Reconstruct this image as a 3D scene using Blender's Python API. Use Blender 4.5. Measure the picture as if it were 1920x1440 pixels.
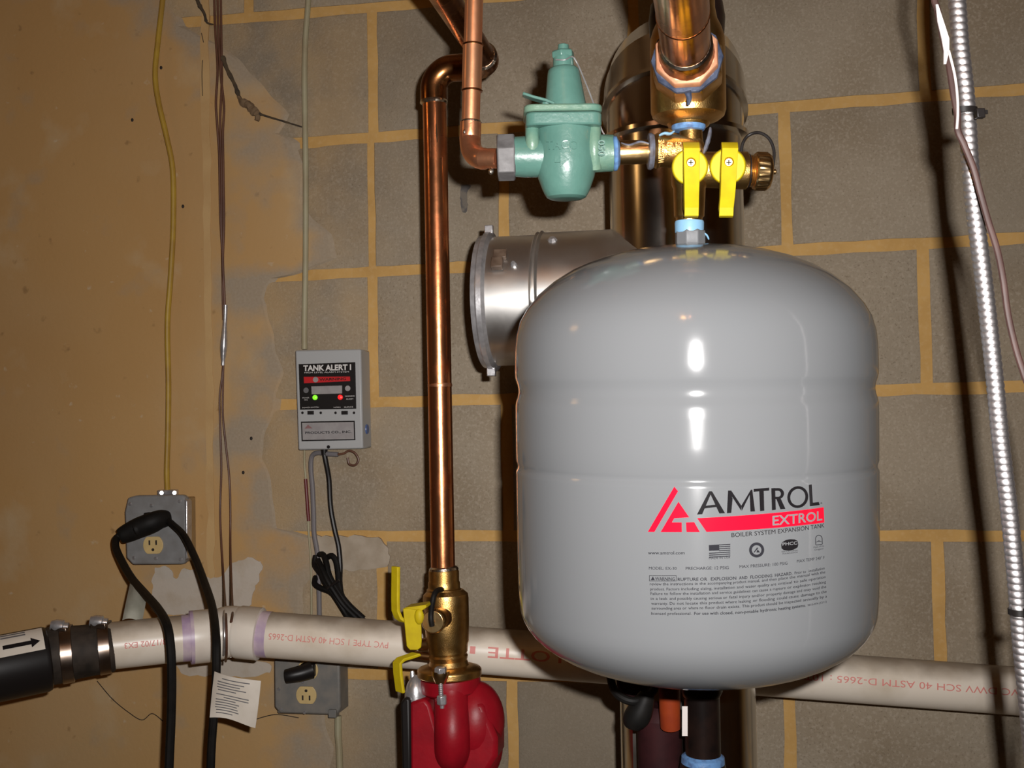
import bpy, bmesh, math, random
from mathutils import Vector as V, Matrix, noise
random.seed(7)
SC = bpy.context.scene
COL = SC.collection
for _o in list(bpy.data.objects): bpy.data.objects.remove(_o)
R = math.radians

# ------------------------------------------------------------------ camera
# wall face = plane y = 0, z up, the room lies at y < 0.
FPX = 2150.0
YAW, PIT, ROL = R(-10.31), R(2.06), R(-0.98)
CC = V((0.519, -1.689, -0.650))
_f = V((math.sin(YAW)*math.cos(PIT), math.cos(YAW)*math.cos(PIT), math.sin(PIT)))
_r = V((math.cos(YAW), -math.sin(YAW), 0)); _u = _r.cross(_f)
CR = _r*math.cos(ROL)+_u*math.sin(ROL); CU = -_r*math.sin(ROL)+_u*math.cos(ROL); CF = _f
cam = bpy.data.cameras.new('camera'); cam.sensor_fit = 'HORIZONTAL'; cam.sensor_width = 36
cam.lens = 36*FPX/1920; cam.clip_start = 0.01
camo = bpy.data.objects.new('camera', cam); COL.objects.link(camo)
M = Matrix.Identity(4)
for i in range(3):
    M[i][0], M[i][1], M[i][2], M[i][3] = CR[i], CU[i], -CF[i], CC[i]
camo.matrix_world = M
SC.camera = camo

# ------------------------------------------------------------------ world, lights, exposure
SC.view_settings.view_transform = 'Standard'; SC.view_settings.look = 'None'
SC.view_settings.gamma = 1.0; SC.view_settings.use_curve_mapping = False
SC.view_settings.exposure = 0.0
wd = bpy.data.worlds.new('world'); SC.world = wd; wd.use_nodes = True
wd.node_tree.nodes['Background'].inputs[0].default_value = (0.02, 0.014, 0.008, 1)
wd.node_tree.nodes['Background'].inputs[1].default_value = 1.0
# the camera's own flash, up and to the right of the lens
fl = bpy.data.lights.new('camera_flash', 'AREA'); fl.shape = 'RECTANGLE'; fl.size = 0.014; fl.size_y = 0.009; fl.spread = R(125)
fl.energy = 9.6; fl.color = (1.0, 0.97, 0.95)
flo = bpy.data.objects.new('camera_flash', fl); COL.objects.link(flo)
M2 = M.copy(); M2.translation = CC + CR*0.031 + CU*0.029 - CF*0.005
flo.matrix_world = M2
# bare incandescent bulb hanging from the ceiling, left of the frame
def bulb(name, loc, e, col, r):
    l = bpy.data.lights.new(name, 'POINT'); l.energy = e; l.color = col; l.shadow_soft_size = r
    o = bpy.data.objects.new(name, l); COL.objects.link(o); o.location = loc
bulb('ceiling_bulb', (-1.6, -1.25, 0.2), 2.4, (1.0, 0.55, 0.20), 0.12)
bulb('room_bulb', (0.42, -2.15, 0.32), 3.6, (1.0, 0.47, 0.12), 0.04)

# ------------------------------------------------------------------ coordinates
def ray(x, y): return CR*((x-960)/FPX) + CU*((720-y)/FPX) + CF
def P(x, y, Z): return CC + ray(x, y)*Z                      # point at camera depth Z
def W(x, y, d=0.0):                                          # point on the plane d in front of the wall
    r = ray(x, y); return CC + r*((-d-CC.y)/r.y)
def dep(p): return (p-CC).dot(CF)
def rp(p, px): return px*dep(p)/FPX                          # image size -> metres at p
FLOOR, CEIL = -1.9, 0.5

# ------------------------------------------------------------------ materials
MATS = {}
def mat(name, c1, c2=None, rough=0.5, metal=0.0, scale=20, detail=4, lo=0.35, hi=0.65, bump=0.0, bscale=200, bdist=0.001, rough2=None, coat=0.0, emit=0, stretch=None, spec=None):
    if name in MATS: return MATS[name]
    m = bpy.data.materials.new(name); m.use_nodes = True; nt = m.node_tree; N = nt.nodes; L = nt.links
    b = N['Principled BSDF']
    b.inputs['Base Color'].default_value = (*c1, 1); b.inputs['Roughness'].default_value = rough; b.inputs['Metallic'].default_value = metal
    if coat: b.inputs['Coat Weight'].default_value = coat; b.inputs['Coat Roughness'].default_value = 0.08
    if spec is not None: b.inputs['Specular IOR Level'].default_value = spec
    g = N.new('ShaderNodeNewGeometry'); pos = g.outputs['Position']
    if stretch:
        mp = N.new('ShaderNodeMapping'); L.new(pos, mp.inputs[0]); mp.inputs['Scale'].default_value = stretch; pos = mp.outputs[0]
    if c2 is not None or rough2 is not None:
        n = N.new('ShaderNodeTexNoise'); n.inputs['Scale'].default_value = scale; n.inputs['Detail'].default_value = detail
        L.new(pos, n.inputs['Vector'])
        mr = N.new('ShaderNodeMapRange'); mr.inputs[1].default_value = lo; mr.inputs[2].default_value = hi; L.new(n.outputs[0], mr.inputs[0])
        if c2 is not None:
            mx = N.new('ShaderNodeMix'); mx.data_type = 'RGBA'; L.new(mr.outputs[0], mx.inputs[0])
            mx.inputs[6].default_value = (*c1, 1); mx.inputs[7].default_value = (*c2, 1); L.new(mx.outputs[2], b.inputs['Base Color'])
        if rough2 is not None:
            m2 = N.new('ShaderNodeMapRange'); m2.inputs[3].default_value = rough; m2.inputs[4].default_value = rough2
            L.new(mr.outputs[0], m2.inputs[0]); L.new(m2.outputs[0], b.inputs['Roughness'])
    if bump:
        n2 = N.new('ShaderNodeTexNoise'); n2.inputs['Scale'].default_value = bscale; n2.inputs['Detail'].default_value = 3; L.new(pos, n2.inputs['Vector'])
        bp = N.new('ShaderNodeBump'); bp.inputs['Strength'].default_value = bump; bp.inputs['Distance'].default_value = bdist
        L.new(n2.outputs[0], bp.inputs['Height']); L.new(bp.outputs[0], b.inputs['Normal'])
    if emit:
        b.inputs['Emission Color'].default_value = (*c1, 1); b.inputs['Emission Strength'].default_value = emit
    MATS[name] = m; return m

def layered(name, base, layers, rough=0.8, bump=0.3, bscale=250, bdist=0.001, spec=0.3):
    """base colour with several noise-masked colours over it: (colour, scale, detail, lo, hi, amount)"""
    m = bpy.data.materials.new(name); m.use_nodes = True; nt = m.node_tree; N = nt.nodes; L = nt.links
    b = N['Principled BSDF']; b.inputs['Roughness'].default_value = rough; b.inputs['Specular IOR Level'].default_value = spec
    g = N.new('ShaderNodeNewGeometry'); cur = None
    for k, (c, s, d, lo, hi, amt) in enumerate(layers):
        mp = N.new('ShaderNodeMapping'); L.new(g.outputs['Position'], mp.inputs[0]); mp.inputs['Location'].default_value = (k*3.7, k*1.3, k*5.1)
        n = N.new('ShaderNodeTexNoise'); n.inputs['Scale'].default_value = s; n.inputs['Detail'].default_value = d; L.new(mp.outputs[0], n.inputs['Vector'])
        mr = N.new('ShaderNodeMapRange'); mr.inputs[1].default_value = lo; mr.inputs[2].default_value = hi; mr.inputs[4].default_value = amt; L.new(n.outputs[0], mr.inputs[0])
        mx = N.new('ShaderNodeMix'); mx.data_type = 'RGBA'; L.new(mr.outputs[0], mx.inputs[0])
        if cur is None: mx.inputs[6].default_value = (*base, 1)
        else: L.new(cur, mx.inputs[6])
        mx.inputs[7].default_value = (*c, 1); cur = mx.outputs[2]
    L.new(cur, b.inputs['Base Color'])
    n2 = N.new('ShaderNodeTexNoise'); n2.inputs['Scale'].default_value = bscale; n2.inputs['Detail'].default_value = 4; L.new(g.outputs['Position'], n2.inputs['Vector'])
    bp = N.new('ShaderNodeBump'); bp.inputs['Strength'].default_value = bump; bp.inputs['Distance'].default_value = bdist
    L.new(n2.outputs[0], bp.inputs['Height']); L.new(bp.outputs[0], b.inputs['Normal'])
    MATS[name] = m; return m

BLOCK = layered('concrete_block', (0.305, 0.252, 0.184), [((0.235, 0.180, 0.118), 6, 4, .42, .66, .7), ((0.38, 0.32, 0.245), 260, 2, .5, .68, .6), ((0.17, 0.128, 0.085), 330, 2, .6, .72, .6), ((0.18, 0.15, 0.112), 2.2, 3, .5, .7, .6)], rough=.9, bump=.5, bscale=380, bdist=.0014, spec=.2)
def smear(m, x0, x1, col):
    """old tan wash left on the blocks beside the parging, thinning out to the right"""
    nt = m.node_tree; N = nt.nodes; L = nt.links; b = N['Principled BSDF']; old = b.inputs['Base Color'].links[0].from_socket
    g = N.new('ShaderNodeNewGeometry'); sx = N.new('ShaderNodeSeparateXYZ'); L.new(g.outputs['Position'], sx.inputs[0])
    mr = N.new('ShaderNodeMapRange'); mr.inputs[1].default_value = x0; mr.inputs[2].default_value = x1; mr.inputs[3].default_value = .62; mr.inputs[4].default_value = 0; L.new(sx.outputs[0], mr.inputs[0])
    n = N.new('ShaderNodeTexNoise'); n.inputs['Scale'].default_value = 9; n.inputs['Detail'].default_value = 6; L.new(g.outputs['Position'], n.inputs['Vector'])
    m2 = N.new('ShaderNodeMapRange'); m2.inputs[1].default_value = .38; m2.inputs[2].default_value = .62; L.new(n.outputs[0], m2.inputs[0])
    mu = N.new('ShaderNodeMath'); mu.operation = 'MULTIPLY'; L.new(mr.outputs[0], mu.inputs[0]); L.new(m2.outputs[0], mu.inputs[1])
    mx = N.new('ShaderNodeMix'); mx.data_type = 'RGBA'; L.new(mu.outputs[0], mx.inputs[0]); L.new(old, mx.inputs[6]); mx.inputs[7].default_value = (*col, 1); L.new(mx.outputs[2], b.inputs['Base Color'])
smear(BLOCK, -0.16, 0.10, (0.46, 0.31, 0.15))
MORTAR = layered('mortar', (0.54, 0.325, 0.11), [((0.43, 0.25, 0.08), 14, 4, .4, .65, .7), ((0.55, 0.36, 0.16), 120, 3, .5, .7, .5)], rough=.9, bump=.4, bscale=200)
PL_ = [((0.47, 0.31, 0.15), 3.0, 5, .45, .66, .8), ((0.40, 0.22, 0.075), 1.6, 4, .45, .66, .6), ((0.50, 0.38, 0.23), 9, 5, .58, .74, .6), ((0.26, 0.15, 0.06), 40, 3, .68, .76, .7), ((0.55, 0.46, 0.33), 60, 3, .70, .78, .5)]
PARGE = layered('parging', (0.47, 0.285, 0.115), PL_, rough=.85, bump=.35, bscale=140)
def parge_fade():
    """parging that thins out to bare block along its ragged edge (mesh attribute 'fade' runs 0 at the edge to 1 inside)"""
    m = layered('parging_thin', (0.47, 0.285, 0.115), PL_, rough=.88, bump=.35, bscale=160); nt = m.node_tree; N = nt.nodes; L = nt.links
    b = N['Principled BSDF']; old = b.inputs['Base Color'].links[0].from_socket
    at = N.new('ShaderNodeAttribute'); at.attribute_name = 'fade'
    g = N.new('ShaderNodeNewGeometry'); n = N.new('ShaderNodeTexNoise'); n.inputs['Scale'].default_value = 11; n.inputs['Detail'].default_value = 6; L.new(g.outputs['Position'], n.inputs['Vector'])
    ad = N.new('ShaderNodeMath'); ad.operation = 'MULTIPLY_ADD'; L.new(n.outputs[0], ad.inputs[0]); ad.inputs[1].default_value = 2.6; L.new(at.outputs['Fac'], ad.inputs[2])
    mr = N.new('ShaderNodeMapRange'); mr.inputs[1].default_value = 1.35; mr.inputs[2].default_value = 2.0; L.new(ad.outputs[0], mr.inputs[0])
    n2 = N.new('ShaderNodeTexNoise'); n2.inputs['Scale'].default_value = 260; L.new(g.outputs['Position'], n2.inputs['Vector'])
    mb = N.new('ShaderNodeMix'); mb.data_type = 'RGBA'; L.new(n2.outputs[0], mb.inputs[0]); mb.inputs[6].default_value = (0.29, 0.225, 0.15, 1); mb.inputs[7].default_value = (0.38, 0.31, 0.23, 1)
    mx = N.new('ShaderNodeMix'); mx.data_type = 'RGBA'; L.new(mr.outputs[0], mx.inputs[0]); L.new(mb.outputs[2], mx.inputs[6]); L.new(old, mx.inputs[7]); L.new(mx.outputs[2], b.inputs['Base Color'])
    return m
PARGE_EDGE = parge_fade()
PATCHW = layered('patch_primer', (0.50, 0.44, 0.37), [((0.42, 0.34, 0.25), 30, 4, .5, .7, .6)], rough=.8, bump=.3)
CONC = layered('concrete_floor', (0.25, 0.22, 0.18), [((0.18, 0.15, 0.12), 4, 4, .4, .6, .7)], rough=.8)
WOOD = mat('joist_wood', (0.32, 0.19, 0.09), (0.22, 0.12, 0.05), rough=.7, scale=4, stretch=(1, 8, 8))
ROOM = layered('room_wall', (0.30, 0.20, 0.10), [((0.22, 0.15, 0.08), 3, 4, .4, .6, .7)], rough=.9)
TANK = mat('tank_paint', (0.136, 0.141, 0.146), rough=.13, bump=.10, bscale=80, bdist=.0004, coat=.12, stretch=(1, 1, .22))
COPPER_S = mat('copper_small', (0.96, 0.47, 0.25), (0.68, 0.24, 0.11), rough=.32, rough2=.46, metal=.93, scale=30, detail=5, lo=.45, hi=.75, bump=.1, bscale=160)
COPPER = mat('copper', (0.90, 0.36, 0.155), (0.46, 0.115, 0.042), rough=.22, rough2=.36, metal=.98, scale=30, detail=5, lo=.45, hi=.75, bump=.1, bscale=160)
COPPER_D = mat('copper_tarnished', (0.44, 0.19, 0.065), (0.20, 0.075, 0.03), rough=.22, rough2=.35, metal=1, scale=30, lo=.4, hi=.62, bump=.08)
COPPER_B = mat('copper_fitting', (0.94, 0.43, 0.23), (0.66, 0.23, 0.11), rough=.30, rough2=.42, metal=.95, scale=90, lo=.45, hi=.7, bump=.2, bscale=180)
SOLDER = mat('solder', (0.80, 0.77, 0.70), (0.55, 0.45, 0.35), rough=.25, metal=1, scale=200, bump=.3, bscale=300)
BRASS = mat('brass', (0.66, 0.41, 0.15), (0.48, 0.27, 0.08), rough=.34, metal=1, scale=60, bump=.35, bscale=900, bdist=.0006)
BRASS_L = mat('brass_turned', (0.86, 0.60, 0.28), (0.70, 0.43, 0.18), rough=.27, metal=1, scale=70, bump=.1)
BRASS_D = mat('brass_dark', (0.30, 0.15, 0.06), (0.48, 0.26, 0.11), rough=.3, metal=1, scale=60)
GALV = mat('galvanised_steel', (0.80, 0.78, 0.75), (0.68, 0.66, 0.63), rough=.33, rough2=.40, metal=1, scale=25, bump=.04, bscale=30)
GALV_D = mat('galvanised_aged', (0.78, 0.75, 0.69), (0.64, 0.61, 0.55), rough=.15, rough2=.22, metal=1, scale=18, bump=.04, bscale=25)
STEEL = mat('zinc_steel', (0.62, 0.61, 0.62), (0.46, 0.45, 0.46), rough=.30, metal=.75, scale=120, bump=.15)
NUTGREY = mat('cast_nut', (0.165, 0.16, 0.16), (0.11, 0.105, 0.105), rough=.62, metal=.3, spec=.25, scale=80, bump=.3)
GREEN = mat('green_enamel', (0.078, 0.172, 0.142), (0.064, 0.148, 0.122), rough=.33, scale=40, bump=.3, bscale=260, bdist=.0008)
GREENW = mat('green_enamel_worn', (0.125, 0.21, 0.150), (0.085, 0.182, 0.14), rough=.38, scale=60, bump=.4, bscale=260)
YELLOW = mat('yellow_vinyl', (0.52, 0.40, 0.006), (0.46, 0.34, 0.006), rough=.55, scale=90, bump=.06, spec=.22)
RED = mat('red_enamel', (0.27, 0.004, 0.011), (0.21, 0.003, 0.009), rough=.42, spec=.3, scale=40, bump=.15, bscale=200)
BLACK = mat('black_rubber', (0.006, 0.0055, 0.005), (0.010, 0.0085, 0.0075), rough=.55, spec=.14, scale=60)
BLACKM = mat('black_plastic', (0.010, 0.008, 0.0075), rough=.40, spec=.3)
DUSTBLK = mat('dusty_rubber', (0.018, 0.014, 0.011), (0.05, 0.037, 0.028), rough=.65, spec=.2, scale=40)
IRON = mat('black_iron', (0.007, 0.0045, 0.004), (0.016, 0.008, 0.006), rough=.28, metal=0, spec=.25, scale=40)
MAROON = mat('maroon_iron', (0.018, 0.006, 0.007), (0.036, 0.010, 0.011), rough=.6, spec=.1, scale=30)
BLUE = mat('blue_sealant', (0.11, 0.23, 0.44), (0.07, 0.12, 0.24), rough=.38, scale=160, lo=.45, hi=.7, bump=.4, bscale=260, bdist=.001)
BLUEL = mat('blue_sealant_fresh', (0.19, 0.36, 0.52), rough=.4, bump=.2)
PVC = mat('pvc', (0.70, 0.62, 0.52), (0.55, 0.46, 0.35), rough=.35, scale=14, detail=6, lo=.5, hi=.75)
PVCF = mat('pvc_fitting', (0.74, 0.67, 0.58), (0.64, 0.56, 0.48), rough=.32, scale=20, lo=.5, hi=.75)
def dusty(m, col, amt):
    """dust lying on upward-facing surfaces"""
    nt = m.node_tree; N = nt.nodes; L = nt.links; b = N['Principled BSDF']; old = b.inputs['Base Color'].links[0].from_socket
    g = N.new('ShaderNodeNewGeometry'); sx = N.new('ShaderNodeSeparateXYZ'); L.new(g.outputs['Normal'], sx.inputs[0])
    n = N.new('ShaderNodeTexNoise'); n.inputs['Scale'].default_value = 18; n.inputs['Detail'].default_value = 5; L.new(g.outputs['Position'], n.inputs['Vector'])
    ad = N.new('ShaderNodeMath'); ad.operation = 'MULTIPLY_ADD'; L.new(n.outputs[0], ad.inputs[0]); ad.inputs[1].default_value = .9; L.new(sx.outputs[2], ad.inputs[2])
    mr = N.new('ShaderNodeMapRange'); mr.inputs[1].default_value = .85; mr.inputs[2].default_value = 1.35; mr.inputs[4].default_value = amt; L.new(ad.outputs[0], mr.inputs[0])
    mx = N.new('ShaderNodeMix'); mx.data_type = 'RGBA'; L.new(mr.outputs[0], mx.inputs[0]); L.new(old, mx.inputs[6]); mx.inputs[7].default_value = (*col, 1); L.new(mx.outputs[2], b.inputs['Base Color'])
dusty(PVC, (0.22, 0.17, 0.12), .85); dusty(PVCF, (0.28, 0.22, 0.16), .6)
PURPLE = mat('purple_primer', (0.38, 0.27, 0.40), (0.55, 0.44, 0.47), rough=.4, scale=40)
PRINTRED = mat('pipe_print', (0.62, 0.20, 0.17), rough=.5)
BOXG = mat('grey_box_paint', (0.235, 0.235, 0.235), (0.19, 0.185, 0.18), rough=.38, scale=50)
BOXD = mat('dusty_box_paint', (0.15, 0.145, 0.135), (0.20, 0.18, 0.155), rough=.55, scale=60)
BOXT = mat('overpainted_box', (0.34, 0.22, 0.095), (0.25, 0.17, 0.085), rough=.6, scale=30)
ALARMG = mat('alarm_case_paint', (0.37, 0.375, 0.375), rough=.42)
IVORY = mat('ivory_plastic', (0.62, 0.45, 0.20), (0.55, 0.40, 0.18), rough=.4, scale=50)
HOLE = mat('dark_hole', (0.02, 0.014, 0.01), rough=.8)
YCABLE = mat('yellow_cable_sheath', (0.42, 0.265, 0.03), (0.33, 0.19, 0.03), rough=.45, scale=30)
WALLCABLE = mat('painted_cable', (0.36, 0.33, 0.21), (0.30, 0.25, 0.15), rough=.6, scale=20)
BROWNW = mat('brown_wire', (0.085, 0.034, 0.02), (0.13, 0.055, 0.03), rough=.45, scale=30)
GREYW = mat('grey_wire', (0.16, 0.145, 0.15), rough=.5)
DREDW = mat('dark_red_wire', (0.12, 0.012, 0.012), rough=.5)
LAMPW = mat('brown_lamp_wire', (0.048, 0.025, 0.021), (0.07, 0.036, 0.030), rough=.5, spec=.25, scale=60)
PAPER = mat('paper_tag', (0.66, 0.60, 0.52), (0.58, 0.52, 0.44), rough=.7, scale=30)
PAPERG = mat('cloth_tag', (0.42, 0.42, 0.35), (0.33, 0.33, 0.27), rough=.8, scale=60)
PRINTK = mat('black_print', (0.010, 0.009, 0.010), rough=.14, spec=.3)
PRINTG = mat('grey_print', (0.020, 0.020, 0.024), rough=.14, spec=.3)
PRINTGL = mat('light_grey_print', (0.13, 0.125, 0.13), rough=.6, spec=.2)
LOGORED = mat('logo_red', (0.66, 0.005, 0.022), rough=.14, spec=.3)
PWHITE = mat('white_print', (0.62, 0.60, 0.58), rough=.5)
PLATEG = mat('label_plate', (0.30, 0.285, 0.28), (0.26, 0.24, 0.24), rough=.4, scale=80)
REDPR = mat('red_print', (0.50, 0.012, 0.015), rough=.4)
LEDG = mat('green_led', (0.25, 1.0, 0.03), rough=.3, emit=.75)
LEDR = mat('red_led', (1.0, 0.02, 0.02), rough=.3, emit=.8)
BLUEP = mat('blue_plastic', (0.06, 0.11, 0.28), rough=.4)
ALUCON = mat('flex_steel', (0.56, 0.53, 0.53), rough=.47, metal=1, bump=.05)
WEB = mat('sooty_cobweb', (0.04, 0.03, 0.022), (0.09, 0.06, 0.03), rough=1.0, scale=80)
WHITETAPE = mat('white_tape', (0.62, 0.56, 0.53), rough=.6)
MUDWASP = mat('mud_daub', (0.17, 0.11, 0.06), rough=.95)
ORANGEP = mat('orange_pipe', (0.26, 0.038, 0.008), (0.12, 0.010, 0.009), rough=.5, spec=.3, scale=20)
RUSTCLIP = mat('rusty_clip', (0.06, 0.035, 0.022), (0.12, 0.08, 0.055), rough=.55, scale=80)

# ------------------------------------------------------------------ mesh helpers
def ortho(d):
    d = d.normalized(); a = V((0, 0, 1)) if abs(d.z) < .9 else V((1, 0, 0))
    x = a.cross(d).normalized(); return x, d.cross(x).normalized()
def ring(bm, c, x, y, r, n, ph=0.0):
    return [bm.verts.new(c + x*(r*math.cos(ph+2*math.pi*i/n)) + y*(r*math.sin(ph+2*math.pi*i/n))) for i in range(n)]
def bridge(bm, a, b):
    n = len(a)
    for i in range(n): bm.faces.new((a[i], a[(i+1) % n], b[(i+1) % n], b[i]))
def lathe(bm, p0, p1, prof, n=28, caps=True, xref=None, ph=0.0):
    """rings along p0->p1: prof = [(fraction, radius m)]"""
    d = p1-p0; x, y = ortho(d)
    if xref is not None:
        x = (xref - d.normalized()*xref.dot(d.normalized())).normalized(); y = d.normalized().cross(x)
    prev = None; first = None
    for t, r in prof:
        rg = ring(bm, p0+d*t, x, y, max(r, 1e-5), n, ph)
        if prev: bridge(bm, prev, rg)
        else: first = rg
        prev = rg
    if caps: bm.faces.new(list(reversed(first))); bm.faces.new(prev)
    return bm
def spline(pts, k=8):
    out = []; n = len(pts)
    for i in range(n-1):
        a, b, c, d = pts[max(i-1, 0)], pts[i], pts[i+1], pts[min(i+2, n-1)]
        for j in range(k):
            t = j/k
            out.append(.5*((2*b)+(c-a)*t+(2*a-5*b+4*c-d)*t*t+(-a+3*b-3*c+d)*t**3))
    out.append(pts[-1].copy()); return out
def tube(bm, pts, r, n=12, k=8, caps=True, flat=1.0):
    ps = spline(pts, k) if k else [p.copy() for p in pts]
    m = len(ps); prev = None; first = None; x = None
    for i, p in enumerate(ps):
        t = (ps[min(i+1, m-1)]-ps[max(i-1, 0)]).normalized()
        if x is None: x, y = ortho(t)
        else: x = (x - t*x.dot(t)).normalized(); y = t.cross(x)
        rr = r(i/(m-1)) if callable(r) else r
        rg = [bm.verts.new(p + x*(rr*math.cos(2*math.pi*j/n)) + y*(rr*flat*math.sin(2*math.pi*j/n))) for j in range(n)]
        if prev: bridge(bm, prev, rg)
        else: first = rg
        prev = rg
    if caps: bm.faces.new(list(reversed(first))); bm.faces.new(prev)
    return bm
def arc(p0, corner, p1, n=8):
    """quarter-bend from p0 to p1 with the given corner (circular when the legs are equal)"""
    a, b = p0-corner, p1-corner; out = []
    for i in range(n+1):
        th = math.pi/2*i/n
        out.append(corner + a*(1-math.sin(th)) + b*(1-math.cos(th)))
    return out
def hexa(bm, c, hx, hy, hz):
    vs = [bm.verts.new(c + hx*sx + hy*sy + hz*sz) for sz in (-1, 1) for sy in (-1, 1) for sx in (-1, 1)]
    for q in ((0, 2, 3, 1), (4, 5, 7, 6), (0, 1, 5, 4), (2, 6, 7, 3), (0, 4, 6, 2), (1, 3, 7, 5)): bm.faces.new([vs[i] for i in q])
    return bm
def prism(bm, pts, off):
    a = [bm.verts.new(p) for p in pts]; b = [bm.verts.new(p+off) for p in pts]
    bm.faces.new(a); bm.faces.new(list(reversed(b))); n = len(pts)
    for i in range(n): bm.faces.new((a[(i+1) % n], a[i], b[i], b[(i+1) % n]))
    return bm
def ball(bm, c, rx, ry=None, rz=None, n=16, m=10, ax=None):
    ry = ry or rx; rz = rz or rx; X, Y, Z = ax or (V((1, 0, 0)), V((0, 1, 0)), V((0, 0, 1)))
    rows = []
    for i in range(1, m):
        th = math.pi*i/m
        rows.append([bm.verts.new(c + X*(rx*math.sin(th)*math.cos(2*math.pi*j/n)) + Y*(ry*math.sin(th)*math.sin(2*math.pi*j/n)) + Z*(rz*math.cos(th))) for j in range(n)])
    t = bm.verts.new(c+Z*rz); b = bm.verts.new(c-Z*rz)
    for i in range(len(rows)-1): bridge(bm, rows[i], rows[i+1])
    for j in range(n):
        bm.faces.new((t, rows[0][(j+1) % n], rows[0][j])); bm.faces.new((b, rows[-1][j], rows[-1][(j+1) % n]))
    return bm
def strip(bm, pts, wdir, w, th):
    """bent flat bar: path pts, width vector wdir*w, thickness th in the path's normal"""
    m = len(pts); prev = None; first = None
    for i, p in enumerate(pts):
        t = (pts[min(i+1, m-1)]-pts[max(i-1, 0)]).normalized(); nn = t.cross(wdir).normalized()
        ww = w(i/(m-1)) if callable(w) else w
        rg = [bm.verts.new(p + wdir*ww*a + nn*th*b) for a, b in ((-.5, -.5), (.5, -.5), (.5, .5), (-.5, .5))]
        if prev: bridge(bm, prev, rg)
        else: first = rg
        prev = rg
    bm.faces.new(list(reversed(first))); bm.faces.new(prev); return bm
def BM(): return bmesh.new()
def root_of(o):
    while o.parent: o = o.parent
    return o
def obj(name, bm, m, parent=None, bev=0.0, smooth=True, sub=0, label=None):
    bmesh.ops.recalc_face_normals(bm, faces=bm.faces[:])
    off = root_of(parent).location if parent else None
    if off is not None: bmesh.ops.translate(bm, verts=bm.verts[:], vec=-off)
    me = bpy.data.meshes.new(name); bm.to_mesh(me); bm.free()
    o = bpy.data.objects.new(name, me); COL.objects.link(o); me.materials.append(m)
    if parent: o.parent = parent
    if smooth:
        for p in me.polygons: p.use_smooth = True
    if bev:
        b = o.modifiers.new('bevel', 'BEVEL'); b.width = bev; b.segments = 2; b.limit_method = 'ANGLE'; b.angle_limit = R(35)
    if sub:
        s = o.modifiers.new('sub', 'SUBSURF'); s.levels = sub; s.render_levels = sub
    if smooth:
        me.set_sharp_from_angle(angle=R(32))
    if label: o['label'] = label
    return o
def thing(name, label, cat, loc, group=None):
    o = bpy.data.objects.new(name, None); COL.objects.link(o); o.location = loc; o.empty_display_size = .02
    o['label'] = label; o['category'] = cat
    if group: o['group'] = group
    return o
def tag(o, label, cat, group=None):
    o['label'] = label; o['category'] = cat
    if group: o['group'] = group
    return o
def struct(o, label=None):
    o['kind'] = 'structure'
    if label: o['label'] = label
    return o
WX, WY, WZ = V((1, 0, 0)), V((0, 1, 0)), V((0, 0, 1))

def text2d(s, bold=0.0, spacing=1.0, res=3):
    """built-in font -> (verts 2D, faces), baseline at 0, cap height about .7"""
    c = bpy.data.curves.new('t', 'FONT'); c.body = s; c.resolution_u = res; c.offset = 0.0 if 'M' in s else bold; c.space_character = spacing
    o = bpy.data.objects.new('t', c); COL.objects.link(o)

    dg = bpy.context.evaluated_depsgraph_get(); dg.update()
    me = bpy.data.meshes.new_from_object(o.evaluated_get(dg))
    vs = [(v.co.x, v.co.y) for v in me.vertices]; fs = [tuple(p.vertices) for p in me.polygons]
    bpy.data.objects.remove(o); bpy.data.curves.remove(c); bpy.data.meshes.remove(me)
    return vs, fs
def text_on(bm, s, pl, pr, up, h, bold=0.0, spacing=1.0, off=V((0, 0, 0)), depth=None):
    """flat text from pl to pr (world points on its baseline), cap height h along up"""
    vs, fs = text2d(s, bold, spacing)
    x0 = min(v[0] for v in vs); x1 = max(v[0] for v in vs)
    nv = [bm.verts.new(pl + (pr-pl)*((a-x0)/(x1-x0)) + up*(b/.69*h) + off) for a, b in vs]
    ff = []
    for f in fs:
        try: ff.append(bm.faces.new([nv[i] for i in f]))
        except ValueError: pass
    if depth is not None:
        r = bmesh.ops.extrude_face_region(bm, geom=ff)
        bmesh.ops.translate(bm, verts=[g for g in r['geom'] if isinstance(g, bmesh.types.BMVert)], vec=depth)
    return bm

# ================================================================== SETTING
# --- block wall: mortar slab, blocks proud of it by 2-3 mm, courses follow the measured joints
wall = struct(obj('wall_back', hexa(BM(), V((0.1, 0.10, (FLOOR+CEIL)/2)), WX*2.7, WY*0.10, WZ*((CEIL-FLOOR)/2)), MORTAR, None, smooth=False), 'concrete block wall with wide tan mortar joints')
def course(p, q):
    a, b = W(*p), W(*q); s = (b.z-a.z)/(b.x-a.x); return lambda x: a.z + s*(x-a.x)
LN = [None]*7
LN[0] = course((467, 33), (807, 5)); LN[1] = course((583, 267), (1772, 178)); LN[2] = course((640, 512.6), (1762, 455))
LN[3] = course((720, 754), (1907, 725)); LN[4] = course((700, 1005), (1876, 1004.5)); LN[5] = course((720, 1264), (1764, 1277)); LN[6] = lambda x: LN[5](x)-.2032
def fcourse(i):
    if i < 0: return lambda x: LN[0](x) + .2032*(-i)
    if i <= 6: return LN[i]
    return lambda x: LN[6](x) - .2032*(i-6)
jx = lambda px, py: W(px, py).x
S2 = .4064
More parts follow.
